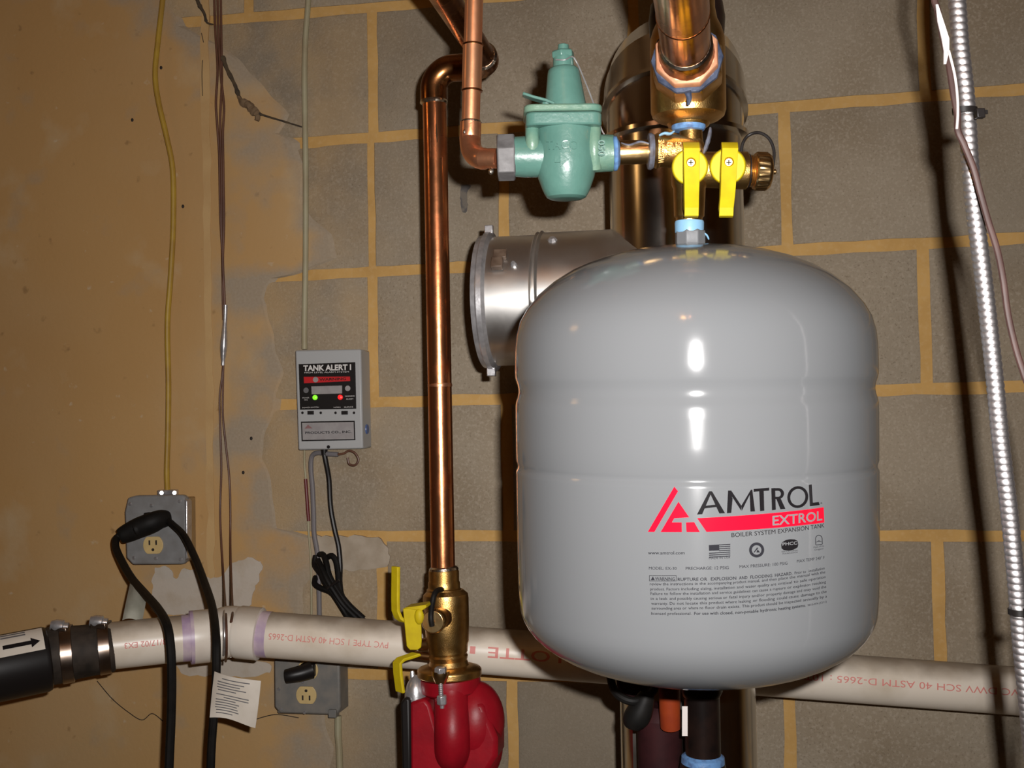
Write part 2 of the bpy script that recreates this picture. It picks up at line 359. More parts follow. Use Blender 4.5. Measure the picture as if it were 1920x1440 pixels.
rows = {
    -1: [jx(467, 15)-S2, jx(467, 15), jx(467, 15)+S2, jx(467, 15)+2*S2, jx(467, 15)+3*S2, jx(467, 15)+4*S2],
    0: [jx(699, 130)-S2, jx(699, 130), jx(699, 130)+S2*.99, jx(699, 130)+2*S2, jx(699, 130)+3*S2, jx(699, 130)+4*S2],
    1: [jx(944, 430)-2*S2, jx(944, 430)-S2*1.02, jx(700, 400), jx(946, 430), jx(1473, 330), jx(1473, 330)+S2, jx(1473, 330)+2*S2],
    2: [jx(700, 630)-S2, jx(700, 630), jx(700, 630)+S2, jx(1734, 600), jx(1734, 600)+S2, jx(1734, 600)+2*S2],
    3: [jx(950, 870)-2*S2, jx(950, 870)-S2, jx(951, 870), jx(951, 870)+S2, jx(951, 870)+2*S2, jx(951, 870)+3*S2],
    4: [jx(717, 1110)-S2, jx(717, 1110), jx(717, 1110)+S2, jx(1760, 1120), jx(1760, 1120)+S2, jx(1760, 1120)+2*S2],
    5: [jx(962, 1380)-2*S2, jx(962, 1380)-S2, jx(962, 1380), jx(1481, 1380), jx(1481, 1380)+S2, jx(1481, 1380)+2*S2],
}
for i in (-2, 6, 7, 8): rows[i] = [x + (0.2 if i % 2 else 0.0) for x in rows[0]]
def block(x0, x1, top, bot, g, gl=None):
    bm = BM(); pts = []
    gl = gl or g
    def edge(a, b, n):
        for k in range(n):
            t = k/n; p = a.lerp(b, t)
            if 0 < k: p = p + V((random.uniform(-1, 1), 0, random.uniform(-1, 1)))*.0013
            pts.append(p)
    z = lambda f, x, s: f(x) + s*g/2
    c = [V((x0+gl/2, 0, z(top, x0, -1))), V((x1-g/2, 0, z(top, x1, -1))), V((x1-g/2, 0, z(bot, x1, 1))), V((x0+gl/2, 0, z(bot, x0, 1)))]
    edge(c[0], c[1], 9); edge(c[1], c[2], 5); edge(c[2], c[3], 9); edge(c[3], c[0], 5)
    pr = .0022 + random.uniform(-.0006, .0008)
    cen = sum(pts, V())/len(pts)
    a = [bm.verts.new(V((p.x, .004, p.z))) for p in pts]
    b = [bm.verts.new(V((p.x, -pr+.0012, p.z))) for p in pts]
    c2 = [bm.verts.new(V((p.x+(cen.x-p.x)*.012, -pr, p.z+(cen.z-p.z)*.025))) for p in pts]
    n = len(pts); bridge(bm, a, b); bridge(bm, b, c2); bm.faces.new(c2)
    return obj('block', bm, BLOCK, wall)
for i, xs in rows.items():
    for k in range(len(xs)-1):
        if xs[k+1] < -0.62: continue
        faint = (i == 1 and k == 2)
        block(xs[k], xs[k+1], fcourse(i), fcourse(i+1), .0165, .007 if faint else None)
# the tan parging trowelled over the left of the wall, its ragged right edge
edge_px = [(300, -60), (345, 50), (420, 84), (470, 126), (520, 182), (552, 215), (528, 250), (560, 268), (588, 330), (575, 382), (625, 440), (640, 484), (590, 505), (520, 522), (505, 560), (528, 640), (545, 700), (520, 780), (500, 860), (522, 920), (530, 990), (590, 1008), (600, 1060), (570, 1100), (580, 1200), (590, 1300), (618, 1340), (632, 1400), (620, 1500), (610, 1700)]
def sheet(name, pts, th, m, jit=0.003, seg=5):
    e = []
    for a, b in zip(pts[:-1], pts[1:]):
        for k in range(seg):
            p = a.lerp(b, k/seg); nn = noise.noise_vector(p*23)*jit; e.append(V((p.x+nn.x, 0, p.z+(nn.z if name != 'parging' else 0))))
    e.append(pts[-1]); return e
ew = [W(x, y) for x, y in edge_px]
ew = [V((ew[0].x-.12, 0, CEIL))] + ew + [V((ew[-1].x, 0, FLOOR))]
e2 = sheet('parging', ew, .003, PARGE, .010, 6)
def ribbon(th, m, name, x_left=-2.6):
    bm = BM(); prev = None; fa = bm.verts.layers.float.new('fade')
    for p in e2:
        xr = p.x; q = []
        for dx, y, f in ((None, -th, 1), (-.16, -th, 1), (-.10, -th, .72), (-.05, -th, .40), (-.012, -th, .08), (0, -.0005, 0)):
            v = bm.verts.new(V((x_left if dx is None else xr+dx, y, p.z))); v[fa] = f; q.append(v)
        if prev:
            for a in range(5): bm.faces.new((prev[a], prev[a+1], q[a+1], q[a]))
        prev = q
    return obj(name, bm, m, wall, smooth=False)
ribbon(.0040, PARGE_EDGE, 'parging')
def patch(name, px, m, d, jit=.004):
    pts = [W(x, y) for x, y in px]; pts = spline(pts+[pts[0]], 3)[:-1]; e = sheet(name, pts+[pts[0]], 0, m, jit, 3)[:-1]; e = [p+V((noise.noise(p*90), 0, noise.noise(p*90+V((9, 9, 9)))))*.005 for p in e]
    return obj(name, prism(BM(), [V((p.x, -d, p.z)) for p in e], V((0, d, 0))), m, wall, smooth=False)
patch('primer_patch', [(296, 1064), (322, 1062), (335, 1084), (350, 1065), (380, 1075), (410, 1082), (440, 1055), (490, 1052), (486, 1090), (470, 1130), (450, 1145), (300, 1150), (285, 1120)], PATCHW, .0056)
patch('primer_patch', [(330, 1225), (400, 1230), (500, 1240), (495, 1262), (420, 1268), (345, 1262)], PATCHW, .0056)
patch('primer_patch', [(592, 1008), (700, 1005), (728, 1030), (722, 1062), (640, 1068), (610, 1060)], layered('patch_thin', (0.40, 0.335, 0.26), [((0.31, 0.25, 0.18), 30, 4, .42, .62, .8)]), .0050)
patch('dark_smudge', [(868, 345), (880, 350), (875, 372), (882, 385), (872, 400), (866, 380)], layered('smudge', (0.10, 0.09, 0.085), [((0.2, 0.17, 0.13), 60, 3, .5, .6, .6)]), .0034, .003)
patch('parging_ridge', [(378, -60), (392, -60), (396, 300), (400, 600), (404, 900), (406, 1130), (394, 1130), (390, 900), (386, 600), (382, 300)], layered('parging_ridge', (0.51, 0.335, 0.152), [((0.45, 0.28, 0.12), 14, 5, .42, .6, .8)]), .0050, .004)
# hairline cracks in the parging
for cp in ([(182, 1277), (210, 1310), (240, 1335), (266, 1350), (285, 1338), (305, 1352)], [(470, 1352), (515, 1340), (560, 1346)]):
    obj('crack', tube(BM(), [W(x, y, .0044) for x, y in cp], .0007, 5), HOLE, wall)
for cp in ([(380, 113), (379, 140), (380, 180)], [(378, 62), (382, 80)]):
    obj('pencil_mark', tube(BM(), [W(x, y, .0044) for x, y in cp], .001, 5), WEB, wall)
for x, y in ((302, 127), (248, 225), (343, 387), (471, 822), (456, 886)):
    obj('nail_hole', ball(BM(), W(x, y, .004), .0024, .002, .003, 8, 6), HOLE, wall)
# --- the rest of the basement room (outside the frame)
struct(obj('floor', hexa(BM(), V((0.1, -2.2, FLOOR-.05)), WX*2.7, WY*2.3, WZ*.05), CONC, smooth=False), 'concrete floor')
ceil = struct(obj('ceiling', hexa(BM(), V((0.1, -2.2, CEIL+.05)), WX*2.7, WY*2.3, WZ*.05), WOOD, smooth=False), 'wooden ceiling')
struct(obj('wall_left', hexa(BM(), V((-2.65, -2.2, (FLOOR+CEIL)/2)), WX*.05, WY*2.3, WZ*1.2), ROOM, smooth=False), 'left basement wall')
struct(obj('wall_right', hexa(BM(), V((2.85, -2.2, (FLOOR+CEIL)/2)), WX*.05, WY*2.3, WZ*1.2), ROOM, smooth=False), 'right basement wall')
struct(obj('wall_front', hexa(BM(), V((0.1, -4.55, (FLOOR+CEIL)/2)), WX*2.7, WY*.05, WZ*1.2), ROOM, smooth=False), 'basement wall behind the camera')

# ================================================================== EXPANSION TANK
ZT = .896; RT = .1387; KR = RT/339.5; KH = 4.09e-4
T0 = P(1298.5, 690, ZT)
TZ = (CR*-.012 + CU - CF*.012).normalized(); TX = (CR - TZ*CR.dot(TZ)).normalized(); TY = TZ.cross(TX)
def tp(th, h, r): return T0 + TX*(r*math.sin(th)) - TY*(r*math.cos(th)) + TZ*h
tank = thing('expansion_tank', 'large grey expansion tank with printed red and black label, hanging below the yellow valves', 'tank', T0)
prof = [(457, 0.5), (457.5, 30), (459.5, 70), (465, 113), (473, 150), (485, 190), (502, 230), (523, 264), (548, 294), (575, 316), (598, 329), (625, 336.3), (650, 338.9), (680, 339.7), (704, 339.7), (712, 337.5), (720, 334.8), (730, 333.4), (740, 334.8), (748, 337.6), (757, 339.3), (775, 339.6), (820, 339.6), (862, 339.5), (868, 337.4), (873, 336.4), (877, 337.0), (881, 339.4), (886, 339.6), (930, 339.6), (1000, 339), (1060, 338.6), (1110, 337.4), (1136, 335.5)]
for a in range(6, 91, 6):
    s, c = math.sin(R(a)), math.cos(R(a)); prof.append((1136+137*s, max(335.5*c**.80, .5)))
bm = BM(); prev = None
for y, r in prof:
    h = (690-y)*KH; rg = [bm.verts.new(tp(2*math.pi*j/96, h, r*KR)) for j in range(96)]
    if prev: bridge(bm, prev, rg)
    else: bm.faces.new(rg)
    prev = rg
bm.faces.new(prev)
shell = obj('shell', bm, TANK, tank)
shell.data.set_sharp_from_angle(angle=R(60))
# the finish is brushed up and down: stretch its highlight vertically
_b = TANK.node_tree.nodes['Principled BSDF']; _t = TANK.node_tree.nodes.new('ShaderNodeTangent'); _t.direction_type = 'RADIAL'; _t.axis = 'Z'
TANK.node_tree.links.new(_t.outputs[0], _b.inputs['Tangent']); _b.inputs['Anisotropic'].default_value = .65; _b.inputs['Anisotropic Rotation'].default_value = .25
# nipple on top of the dome
def hp(y): return T0 + TZ*((690-y)*KH)
NX = V((-4*KR, 0, 0))
obj('connection_nut', lathe(BM(), P(1294, 468, ZT), P(1294, 431, ZT), [(0, 27*KR), (.12, 29*KR), (.2, 27.5*KR), (.3, 29.5*KR), (.9, 29.5*KR), (1, 26*KR)], 8, ph=.39, xref=CR), mat('nut_grey_paint', (0.12, 0.124, 0.13), rough=.35, spec=.3, bump=.1), tank, bev=.0006, label='grey painted nut on top of the dome')
obj('charging_valve', lathe(BM(), hp(1228), hp(1262), [(0, .012), (.5, .012), (.6, .008), (1, .008)], 16), BRASS_D, tank)
# printed label: everything is laid out in (arc, height) on the shell
def tank_hit(x, y):
    d = ray(x, y).normalized(); o = CC - T0
    dx, dy, dz = d.dot(TX), d.dot(TY), d.dot(TZ); ox, oy, oz = o.dot(TX), o.dot(TY), o.dot(TZ)
    a = dx*dx+dy*dy; b = 2*(ox*dx+oy*dy); c = ox*ox+oy*oy-RT*RT
    t = (-b-math.sqrt(b*b-4*a*c))/(2*a)
    return (math.atan2(ox+t*dx, -(oy+t*dy))*RT, oz+t*dz)
def wrap(bm, lift):
    us = [v.co.x for v in bm.verts]; u = min(us)
    while u < max(us):
        bmesh.ops.bisect_plane(bm, geom=bm.verts[:]+bm.edges[:]+bm.faces[:], plane_co=(u, 0, 0), plane_no=(1, 0, 0)); u += .0035
    for v in bm.verts: v.co = tp(v.co.x/RT, v.co.y, RT+lift)
def tprint(name, polys, m, lift=.00025):
    bm = BM()
    for poly in polys:
        bm.faces.new([bm.verts.new((u, h, 0)) for u, h in poly])
    bmesh.ops.triangulate(bm, faces=bm.faces[:])
    wrap(bm, lift); return obj(name, bm, m, tank)
def tpx(pts): return [tank_hit(x, y) for x, y in pts]
def ttext(name, items, m, lift=.00025, res=3):
    bm = BM()
    for s, a, b, hpx, bold in items:
        A, B = tank_hit(*a), tank_hit(*b); up = hpx*.76/FPX
        vs, fs = text2d(s, bold, res=res); x0 = min(v[0] for v in vs); x1 = max(v[0] for v in vs)
        nv = [bm.verts.new((A[0]+(B[0]-A[0])*(vx-x0)/(x1-x0), A[1]+(B[1]-A[1])*(vx-x0)/(x1-x0)+vy/.69*up, 0)) for vx, vy in vs]
        for f in fs:
            try: bm.faces.new([nv[i] for i in f])
            except ValueError: pass
    wrap(bm, lift); o = obj(name, bm, m, tank)
    if len(items) > 1: o['kind'] = 'stuff'
    return o
q = lambda cx, cy: (1190+cx/4.6757, 880+cy/4.6757)      # coordinates read from a 4.68x view of the label
def tq(pts): return tpx([q(*p) for p in pts])
tprint('logo', [tq([(348, 152), (380, 192), (174, 548), (116, 548)]),
                tq([(384, 284), (478, 420), (348, 428), (326, 465), (412, 465), (414, 550), (228, 550)]),
                tq([(450, 465), (522, 463), (572, 550), (455, 550)]),
                tq([(548, 428), (800, 414), (1100, 392), (1400, 364), (1655, 332), (1660, 466), (1400, 496), (1100, 522), (800, 540), (630, 548)])], LOGORED)
def stroke(a, b, w):
    d = (V((*b, 0))-V((*a, 0))).normalized(); n = V((-d.y, d.x, 0))*w/2
    return [(a[0]+n.x, a[1]+n.y), (b[0]+n.x, b[1]+n.y), (b[0]-n.x, b[1]-n.y), (a[0]-n.x, a[1]-n.y)]
L_ = []
L_ += [[(546, 396), (652, 192), (678, 192), (592, 393)], [(652, 192), (678, 192), (792, 384), (742, 386)], [(612, 320), (715, 308), (728, 328), (600, 344)]]
L_ += [[(808, 384), (818, 186), (832, 186), (858, 255), (846, 382)], [(818, 186), (846, 186), (934, 318), (934, 364)], [(934, 318), (1018, 178), (1030, 178), (938, 364)], [(1006, 198), (1030, 176), (1054, 368), (1014, 370)]]
L_ += [[(1042, 172), (1178, 160), (1178, 186), (1042, 196)], [(1090, 180), (1130, 178), (1135, 362), (1098, 366)]]
L_ += [[(1196, 166), (1230, 163), (1236, 354), (1202, 358)]]
rb = []
for i in range(13):
    a = R(90-180*i/12); rb.append((1258+50*math.cos(a)*1.0, 214-48*math.sin(a)-2))
rin = [(1256+24*math.cos(R(90-180*i/12)), 214-26*math.sin(R(90-180*i/12))) for i in range(13)]
ringpoly = lambda o, i: [[o[k], o[k+1], i[k+1], i[k]] for k in range(len(o)-1)]
L_ += ringpoly([(1214, 164)]+rb+[(1214, 262)], [(1214, 188)]+rin+[(1214, 240)])
L_ += [[(1240, 258), (1276, 250), (1320, 346), (1276, 350)]]
oo = [(1428+92*math.cos(2*math.pi*i/28), 243-96*math.sin(2*math.pi*i/28)-math.cos(2*math.pi*i/28)*4) for i in range(29)]
oi = [(1428+66*math.cos(2*math.pi*i/28), 243-72*math.sin(2*math.pi*i/28)-math.cos(2*math.pi*i/28)*4) for i in range(29)]
L_ += ringpoly(oo, oi)
L_ += [[(1524, 136), (1550, 132), (1560, 292), (1612, 286), (1620, 312), (1534, 324)]]
tprint('lettering', [tq(p) for p in L_], PRINTK, .00028)
ttext('lettering', [('EXTROL', q(1206, 490), q(1640, 444), 17.5, .016)], mat('label_grey', (0.155, 0.158, 0.162), rough=.14, spec=.3), .0005)
ttext('lettering', [('BOILER SYSTEM EXPANSION TANK', q(848, 594), q(1660, 508), 8.0, .010), ('R', q(1628, 304), q(1644, 302), 3.2, .0)], PRINTK, .0003)
small = [('www.amtrol.com', q(118, 744), q(438, 744), 6, .008), ('MODEL: EX-30', q(126, 878), q(368, 880), 5.6, .003), ('PRECHARGE: 12 PSIG', q(448, 880), q(824, 874), 5.6, .003),
         ('MAX PRESSURE: 100 PSIG', q(918, 866), q(1338, 834), 5.6, .003), ('MAX TEMP 240\u00b0 F', q(1420, 818), q(1662, 784), 5.6, .003), ('MADE IN USA', q(652, 788), q(838, 780), 3.8, .008)]
ttext('lettering', small, PRINTG, .0003)
wl = [('review the instructions in the accompanying product manual, and then place the manual with the', 1018, 912), ('product. Factors including sizing, installation and water quality are critical to safe operation', 1062, 954),
      ('Failure to follow the installation and service guidelines can cause a rupture or explosion resulting', 1102, 998), ('in a leak and possibly causing serious or fatal injury and/or property damage and may void the', 1146, 1040),
      ('warranty. Do not locate this product where leaking or flooding could cause damage to the', 1188, 1082), ('surrounding area or where no floor drain exists. This product should be inspected annually by a', 1230, 1124)]
items = []
for k, (s, ya, yb) in enumerate(wl):
    # split each line in three so that it follows the shell's curve
    ws = s.split(' '); n3 = len(ws)/6; segs = [' '.join(ws[int(round(n3*i)):int(round(n3*(i+1)))]) for i in range(6)]
    tot = sum(len(x) for x in segs)+5; x0, x1 = 134+k*3, 1668+k*3; acc = 0
    for sg in segs:
        ta, tb = acc/tot, (acc+len(sg))/tot; acc += len(sg)+1
        yy = lambda t: ya + (yb-ya)*t**2.7
        items.append((sg, q(x0+(x1-x0)*ta, yy(ta)-2), q(x0+(x1-x0)*tb, yy(tb)-2), 5.2, .004))
ttext('lettering', items + [('licensed professional.', q(146, 1274), q(498, 1274), 5.2, .004), ('9015-974 (12/11)', q(1514, 1200), q(1680, 1166), 3.6, .004), ('Prior to', q(1400, 920), q(1500, 906), 5.2, .004), ('installation', q(1524, 902), q(1662, 876), 5.2, .004)], PRINTG, .0003, 2)
ttext('lettering', [('WARNING', q(180, 972), q(352, 974), 6, .012), ('RUPTURE OR', q(378, 977), q(636, 975), 5.8, .012), ('EXPLOSION', q(668, 974), q(890, 966), 5.8, .012), ('AND', q(914, 964), q(988, 960), 5.8, .012), ('FLOODING', q(1014, 958), q(1204, 944), 5.8, .012), ('HAZARD.', q(1228, 941), q(1380, 924), 5.8, .012),
                    ('For use with closed,', q(522, 1275), q(864, 1267), 5.4, .012), ('non-potable', q(882, 1266), q(1084, 1252), 5.4, .012), ('hydronic', q(1100, 1250), q(1244, 1236), 5.4, .012), ('heating systems.', q(1258, 1234), q(1496, 1202), 5.4, .012)], PRINTG, .0003, 2)
# small pictograms
fr = lambda x0, y0, x1, y1, w: [[(x0, y0), (x1, y0), (x1, y0+w), (x0, y0+w)], [(x0, y1-w), (x1, y1-w), (x1, y1), (x0, y1)], [(x0, y0), (x0+w, y0), (x0+w, y1), (x0, y1)], [(x1-w, y0), (x1, y0), (x1, y1), (x1-w, y1)]]
flag = [[(650, 664), (740, 658), (742, 710), (652, 714)]]
for k in range(7):
    xa = 740 if k < 4 else 652; y = 658+k*17
    sl = lambda x: -(x-740)*.06
    flag.append([(xa, y+sl(xa)), (838, y+sl(838)), (838, y+8+sl(838)), (xa, y+8+sl(xa))])
circ = lambda cx, cy, r, n=28: [(cx+r*math.cos(2*math.pi*i/n), cy-r*math.sin(2*math.pi*i/n)) for i in range(n+1)]
badge = ringpoly(circ(1068, 706, 66), circ(1068, 706, 42)) + [[(1072, 684), (1082, 690), (1050, 728), (1040, 728)], [(1076, 700), (1098, 728), (1066, 728)]]
phcg = [[(1290, 640), (1320, 620), (1360, 612), (1400, 614), (1426, 626), (1432, 660), (1426, 684), (1390, 704), (1350, 712), (1306, 708), (1286, 692), (1283, 660)]]
mark = ringpoly([(1612+32*math.cos(R(a)), 610-36*math.sin(R(a))) for a in range(0, 181, 15)], [(1612+26*math.cos(R(a)), 610-30*math.sin(R(a))) for a in range(0, 181, 15)])
mark += [[(1580, 610), (1586, 610), (1588, 662), (1582, 662)], [(1638, 606), (1644, 606), (1646, 656), (1640, 656)], [(1584, 640), (1612, 622), (1642, 636), (1612, 632)], [(1588, 660), (1640, 654), (1640, 660), (1588, 666)]]
warn = fr(128, 930, 368, 980, 4) + [[(142, 970), (160, 938), (178, 970)]]
tprint('flag_print', [tq(p) for p in flag], PRINTG, .0003)['kind'] = 'stuff'
tprint('round_badge', [tq(p) for p in badge], PRINTG, .0003)
tprint('warning_frame', [tq(p) for p in warn], PRINTG, .0003)
tprint('tank_mark', [tq(p) for p in mark], PRINTG, .0003)
tprint('oval_badge', [tq(p) for p in phcg], PRINTK, .0003)
ttext('lettering', [('PHCC', q(1292, 668), q(1422, 656), 5.6, .02)], MATS['label_grey'], .0005)
ttext('lettering', [('EDUCATIONAL', q(1288, 728), q(1430, 714), 2.6, 0), ('FOUNDATION', q(1296, 746), q(1426, 732), 2.6, 0), ('Made of the', q(1566, 690), q(1658, 676), 2.8, 0), ('Original', q(1574, 712), q(1650, 700), 2.8, 0)], PRINTG, .0003, 2)

# ================================================================== SERVICE VALVE (purge tee above the tank)
KZ = ZT/FPX
sv = thing('purge_valve', 'brass purge valve with two yellow lever handles on top of the grey tank', 'valve', P(1294, 415, ZT))
A = lambda x, y, dz=0.0: P(x, y, ZT+dz)
def L2(name, a, b, prof, m, parent, n=28, dz=0.0, **k):
    """lathe between two image points of the valve plane; prof in (fraction, radius in px)"""
    kw = {kk: k.pop(kk) for kk in ('ph', 'xref') if kk in k}
    return obj(name, lathe(BM(), A(*a, dz), A(*b, dz), [(t, r*(ZT+dz)/FPX) for t, r in prof], n, **kw), m, parent, **k)
body = L2('body', (1292, 416), (1293, 292), [(0, 24), (.06, 25), (.08, 28), (.5, 30), (.55, 33), (.78, 35), (.92, 32), (1, 26)], BRASS, sv)
L2('tailpiece', (1292, 432), (1292, 400), [(0, 22), (.5, 22), (.52, 17), (1, 17)], BRASS_L, sv, label='bright threaded tail of the valve body')
L2('branch', (1300, 318), (1402, 320), [(0, 33), (.5, 34), (.8, 35), (.97, 35), (1, 31)], BRASS, sv)
L2('tee', (1226, 283), (1318, 284), [(0, 30), (.05, 33), (.09, 33), (.12, 30.5), (.6, 30.5), (.9, 28), (1, 18)], BRASS, sv)
L2('neck', (1297, 294), (1295, 236), [(0, 24), (.3, 23), (.6, 21.5), (1, 21.5)], BRASS, sv)
L2('thread', (1399, 320), (1418, 321), [(i/12, 30 if i % 2 else 27.5) for i in range(13)], BRASS_L, sv)
bm = BM()
cx0, cx1 = A(1414, 321), A(1445, 322); d = cx1-cx0; xx, yy = ortho(d); prev = None; first = None
for t, r in ((0, 33), (.08, 35), (.14, 36), (.72, 36), (.8, 34.5), (.95, 31), (1, 27)):
    rg = []
    for i in range(72):
        k = r*(1 if (i % 4) < 2 or t < .1 or t > .74 else .945); a = 2*math.pi*i/72
        rg.append(bm.verts.new(cx0+d*t+(xx*math.cos(a)+yy*math.sin(a))*k*KZ))
    if prev: bridge(bm, prev, rg)
    else: first = rg
    prev = rg
bm.faces.new(prev); bm.faces.new(list(reversed(first)))
cap = obj('cap', bm, BRASS_L, sv, label='knurled brass hose cap')
L2('cap_pin', (1446, 322), (1456, 322), [(0, 3), (.3, 3), (.35, 5), (.8, 5), (1, 2.5)], BRASS_L, cap, 12)
obj('strap', tube(BM(), [A(1389, 292, .006), A(1393, 268, .004), A(1405, 253, 0), A(1424, 249, 0), A(1442, 260, 0), A(1451, 282, 0), A(1450, 305, 0), A(1447, 322, 0)], 3.0*KZ, 10), BLACKM, sv, label='black rubber cap strap')
obj('strap_ring', lathe(BM(), A(1399.5, 320), A(1404, 320), [(0, 31), (0.01, 31.5), (1, 31.5)] and [(0, 31.5*KZ), (1, 31.5*KZ)], 24), BLACKM, sv)
# embossed letters on the tee barrel
bm = BM()
for s, x, y0, y1 in (('WEBSTONE', 1245, 306, 262), ('600', 1261, 292, 266), ('WOG', 1277, 292, 266)):
    zz = -.0135 - .0004
    text_on(bm, s, A(x, y0, zz), A(x, y1, zz), -CR, .0042, .02, off=V((0, 0, 0)), depth=CF*.003)
obj('lettering', bm, BRASS, sv)
def lever(cx, cy, tx, bx, name='handle'):
    zf = -.0175
    dc = A(cx, cy, zf)
    hub = lathe(BM(), A(cx, cy, -.008), A(cx, cy, zf-.004), [(0, 30*KZ), (.25, 33.5*KZ), (.8, 33.5*KZ), (1, 31*KZ)], 32)
    h = obj(name, hub, YELLOW, sv, bev=.0006, label='yellow lever handle')
    pts = [A(tx-.5, 274, zf+.004), A(tx-.3, 276, zf-.005), A(tx, 281, zf-.0085), A((tx*2+bx)/3, 318, zf-.0095), A((tx+bx)/2+.3, 345, zf-.0105), A((tx+2*bx)/3, 370, zf-.013), A(bx, 392, zf-.016), A(bx, 399, zf-.0155), A(bx, 400.5, zf-.012)]
    obj('lever', strip(BM(), pts, CR, lambda t: (31 - 5.5*min(1, t*1.35))*KZ, .0062), YELLOW, h, bev=.0012)
    s = obj('screw', lathe(BM(), A(cx+2, cy-8, zf-.008), A(cx+2, cy-8, zf-.0145), [(0, 9.3*KZ), (.6, 9.3*KZ), (1, 6.5*KZ)], 20), BRASS, h)
    return h
lever(1293.5, 313, 1296, 1296)
lever(1364.5, 312, 1368, 1361)
# screw recesses are dark crosses
for cx in (1295.5, 1366.5):
    hnd = [o for o in sv.children if o.name.startswith('handle')][0 if cx < 1320 else 1]
    bm = BM(); c = A(cx, 304.5, -.0323); hexa(bm, c, CR*4.5*KZ, CU*1.0*KZ, CF*.0003); hexa(bm, c, CR*1.0*KZ, CU*4.5*KZ, CF*.0003)
    obj('screw_slot', bm, HOLE, hnd)
obj('sealant', lathe(BM(), A(1214, 284), A(1226, 284), [(0, 24*KZ), (.1, 33*KZ), (.5, 34.5*KZ), (.9, 32*KZ), (1, 26*KZ)], 28), mat('grey_sealant', (0.12, 0.135, 0.18), (0.08, 0.075, 0.085), rough=.45, scale=150, bump=.5, bscale=250), sv, label='grey-blue thread sealant ring')
L2('sealant', (1292.5, 437), (1292.5, 413.5), [(0, 26), (.05, 27), (.8, 27.5), (.95, 26.5), (1, 22)], BLUEL, sv, label='pale blue thread sealant under the valve')
def blob(pts, r, m, parent, flat=.6):
    return obj('sealant', tube(BM(), pts, lambda t: r*KZ*(.35+.65*math.sin(math.pi*min(max(t, .02), .98))**.5)*(1+.2*noise.noise(V((t*9, r, 0)))), 10, 6, flat=flat), m, parent)
blob([A(1236, 254, -.010), A(1246, 250, -.011), A(1256, 251, -.011), A(1264, 246, -.010)], 5, BLUEL, sv)
blob([A(1332, 240, -.006), A(1330, 255, -.008), A(1324, 275, -.008), A(1319, 288, -.007)], 7, MATS['grey_sealant'], sv)
blob([A(1318, 436, -.004), A(1325, 441, -.004), A(1329, 449, -.003)], 3.2, BLUEL, sv)
# nipple between the green valve and the purge tee
nip = thing('brass_nipple', 'short smeared brass nipple joining the green regulator to the purge valve', 'pipe fitting', A(1190, 285))
L2('tube', (1150, 287), (1228, 284), [(0, 21), (.1, 22.5), (.9, 22.5), (1, 21)], BRASS_L, nip)
L2('sealant', (1149, 288), (1161, 287.5), [(0, 30), (.2, 33), (.6, 32), (1, 24)], BLUE, nip, label='blue thread sealant ring')
blob([A(1165, 268, -.008), A(1180, 272, -.0095), A(1200, 266, -.008), A(1218, 270, -.008)], 4, MATS['grey_sealant'], nip)

# ================================================================== BRASS TEE WITH FRONT PORT
bt = thing('brass_tee', 'large cast brass tee above the purge valve, hex port facing the camera', 'pipe fitting', A(1290, 232))
KB = .90/FPX
bp_ = lambda x, y: P(x, y, .90)
obj('body', lathe(BM(), bp_(1291, 242), bp_(1287, -40), [(0, 30*KB), (.02, 38*KB), (.035, 40*KB), (.06, 58*KB), (.085, 67*KB), (.12, 70*KB), (.52, 70*KB), (.60, 69*KB), (.66, 64*KB), (.72, 56*KB), (.80, 52*KB), (1, 52*KB)], 40), BRASS, bt)
_t0 = bp_(1287, -30)
obj('riser', tube(BM(), [_t0, V((_t0.x, _t0.y, CEIL))], .0165, 24, 0), COPPER_D, bt, label='copper riser leaving the top of the tee')
L2('sealant', (1291, 247), (1291, 234), [(0, 22), (.15, 29), (.5, 32), (.85, 32), (1, 28)], BLUE, bt, label='blue thread sealant under the tee')
B0 = P(1292, 150, .90)
def bt_at(t): return B0 - WY*t
def port(name, t0, t1, prof, m, parent, n=28, **k):
    kw = {kk: k.pop(kk) for kk in ('ph',) if kk in k}
    return obj(name, lathe(BM(), bt_at(t0), bt_at(t1), prof, n, xref=WX, **kw), m, parent, **k)
port('port', .018, .052, [(0, .027), (.5, .0275), (.8, .0275), (1, .0262)], BRASS, bt, 8, ph=R(22.5), bev=.0008)
port('sealant', .051, .0565, [(0, .0262), (.3, .0268), (.7, .0262), (1, .0235)], mat('dark_sealant', (0.022, 0.03, 0.055), (0.06, 0.075, 0.12), rough=.45, scale=150, bump=.5, bscale=200), bt, 10, label='blue-grey sealant behind the adapter')
obj('sealant', tube(BM(), [bt_at(.056)+V((0, -.001, -.0255)), bt_at(.053)+V((.001, -.001, -.030)), bt_at(.051)+V((.0, -.001, -.034))], lambda t: .0028*(1-.6*t), 8), MATS['dark_sealant'], bt)
for s, nm in ((-1, 'l'), (1, 'r')):
    pass
obj('rear_collar', lathe(BM(), P(1288, 74, .935), P(1287, -2, .935), [(0, 60*KB), (.1, 72*KB), (.5, 74*KB), (.85, 70*KB), (1, 50*KB)], 32), IRON, bt, label='black collar behind the brass tee')
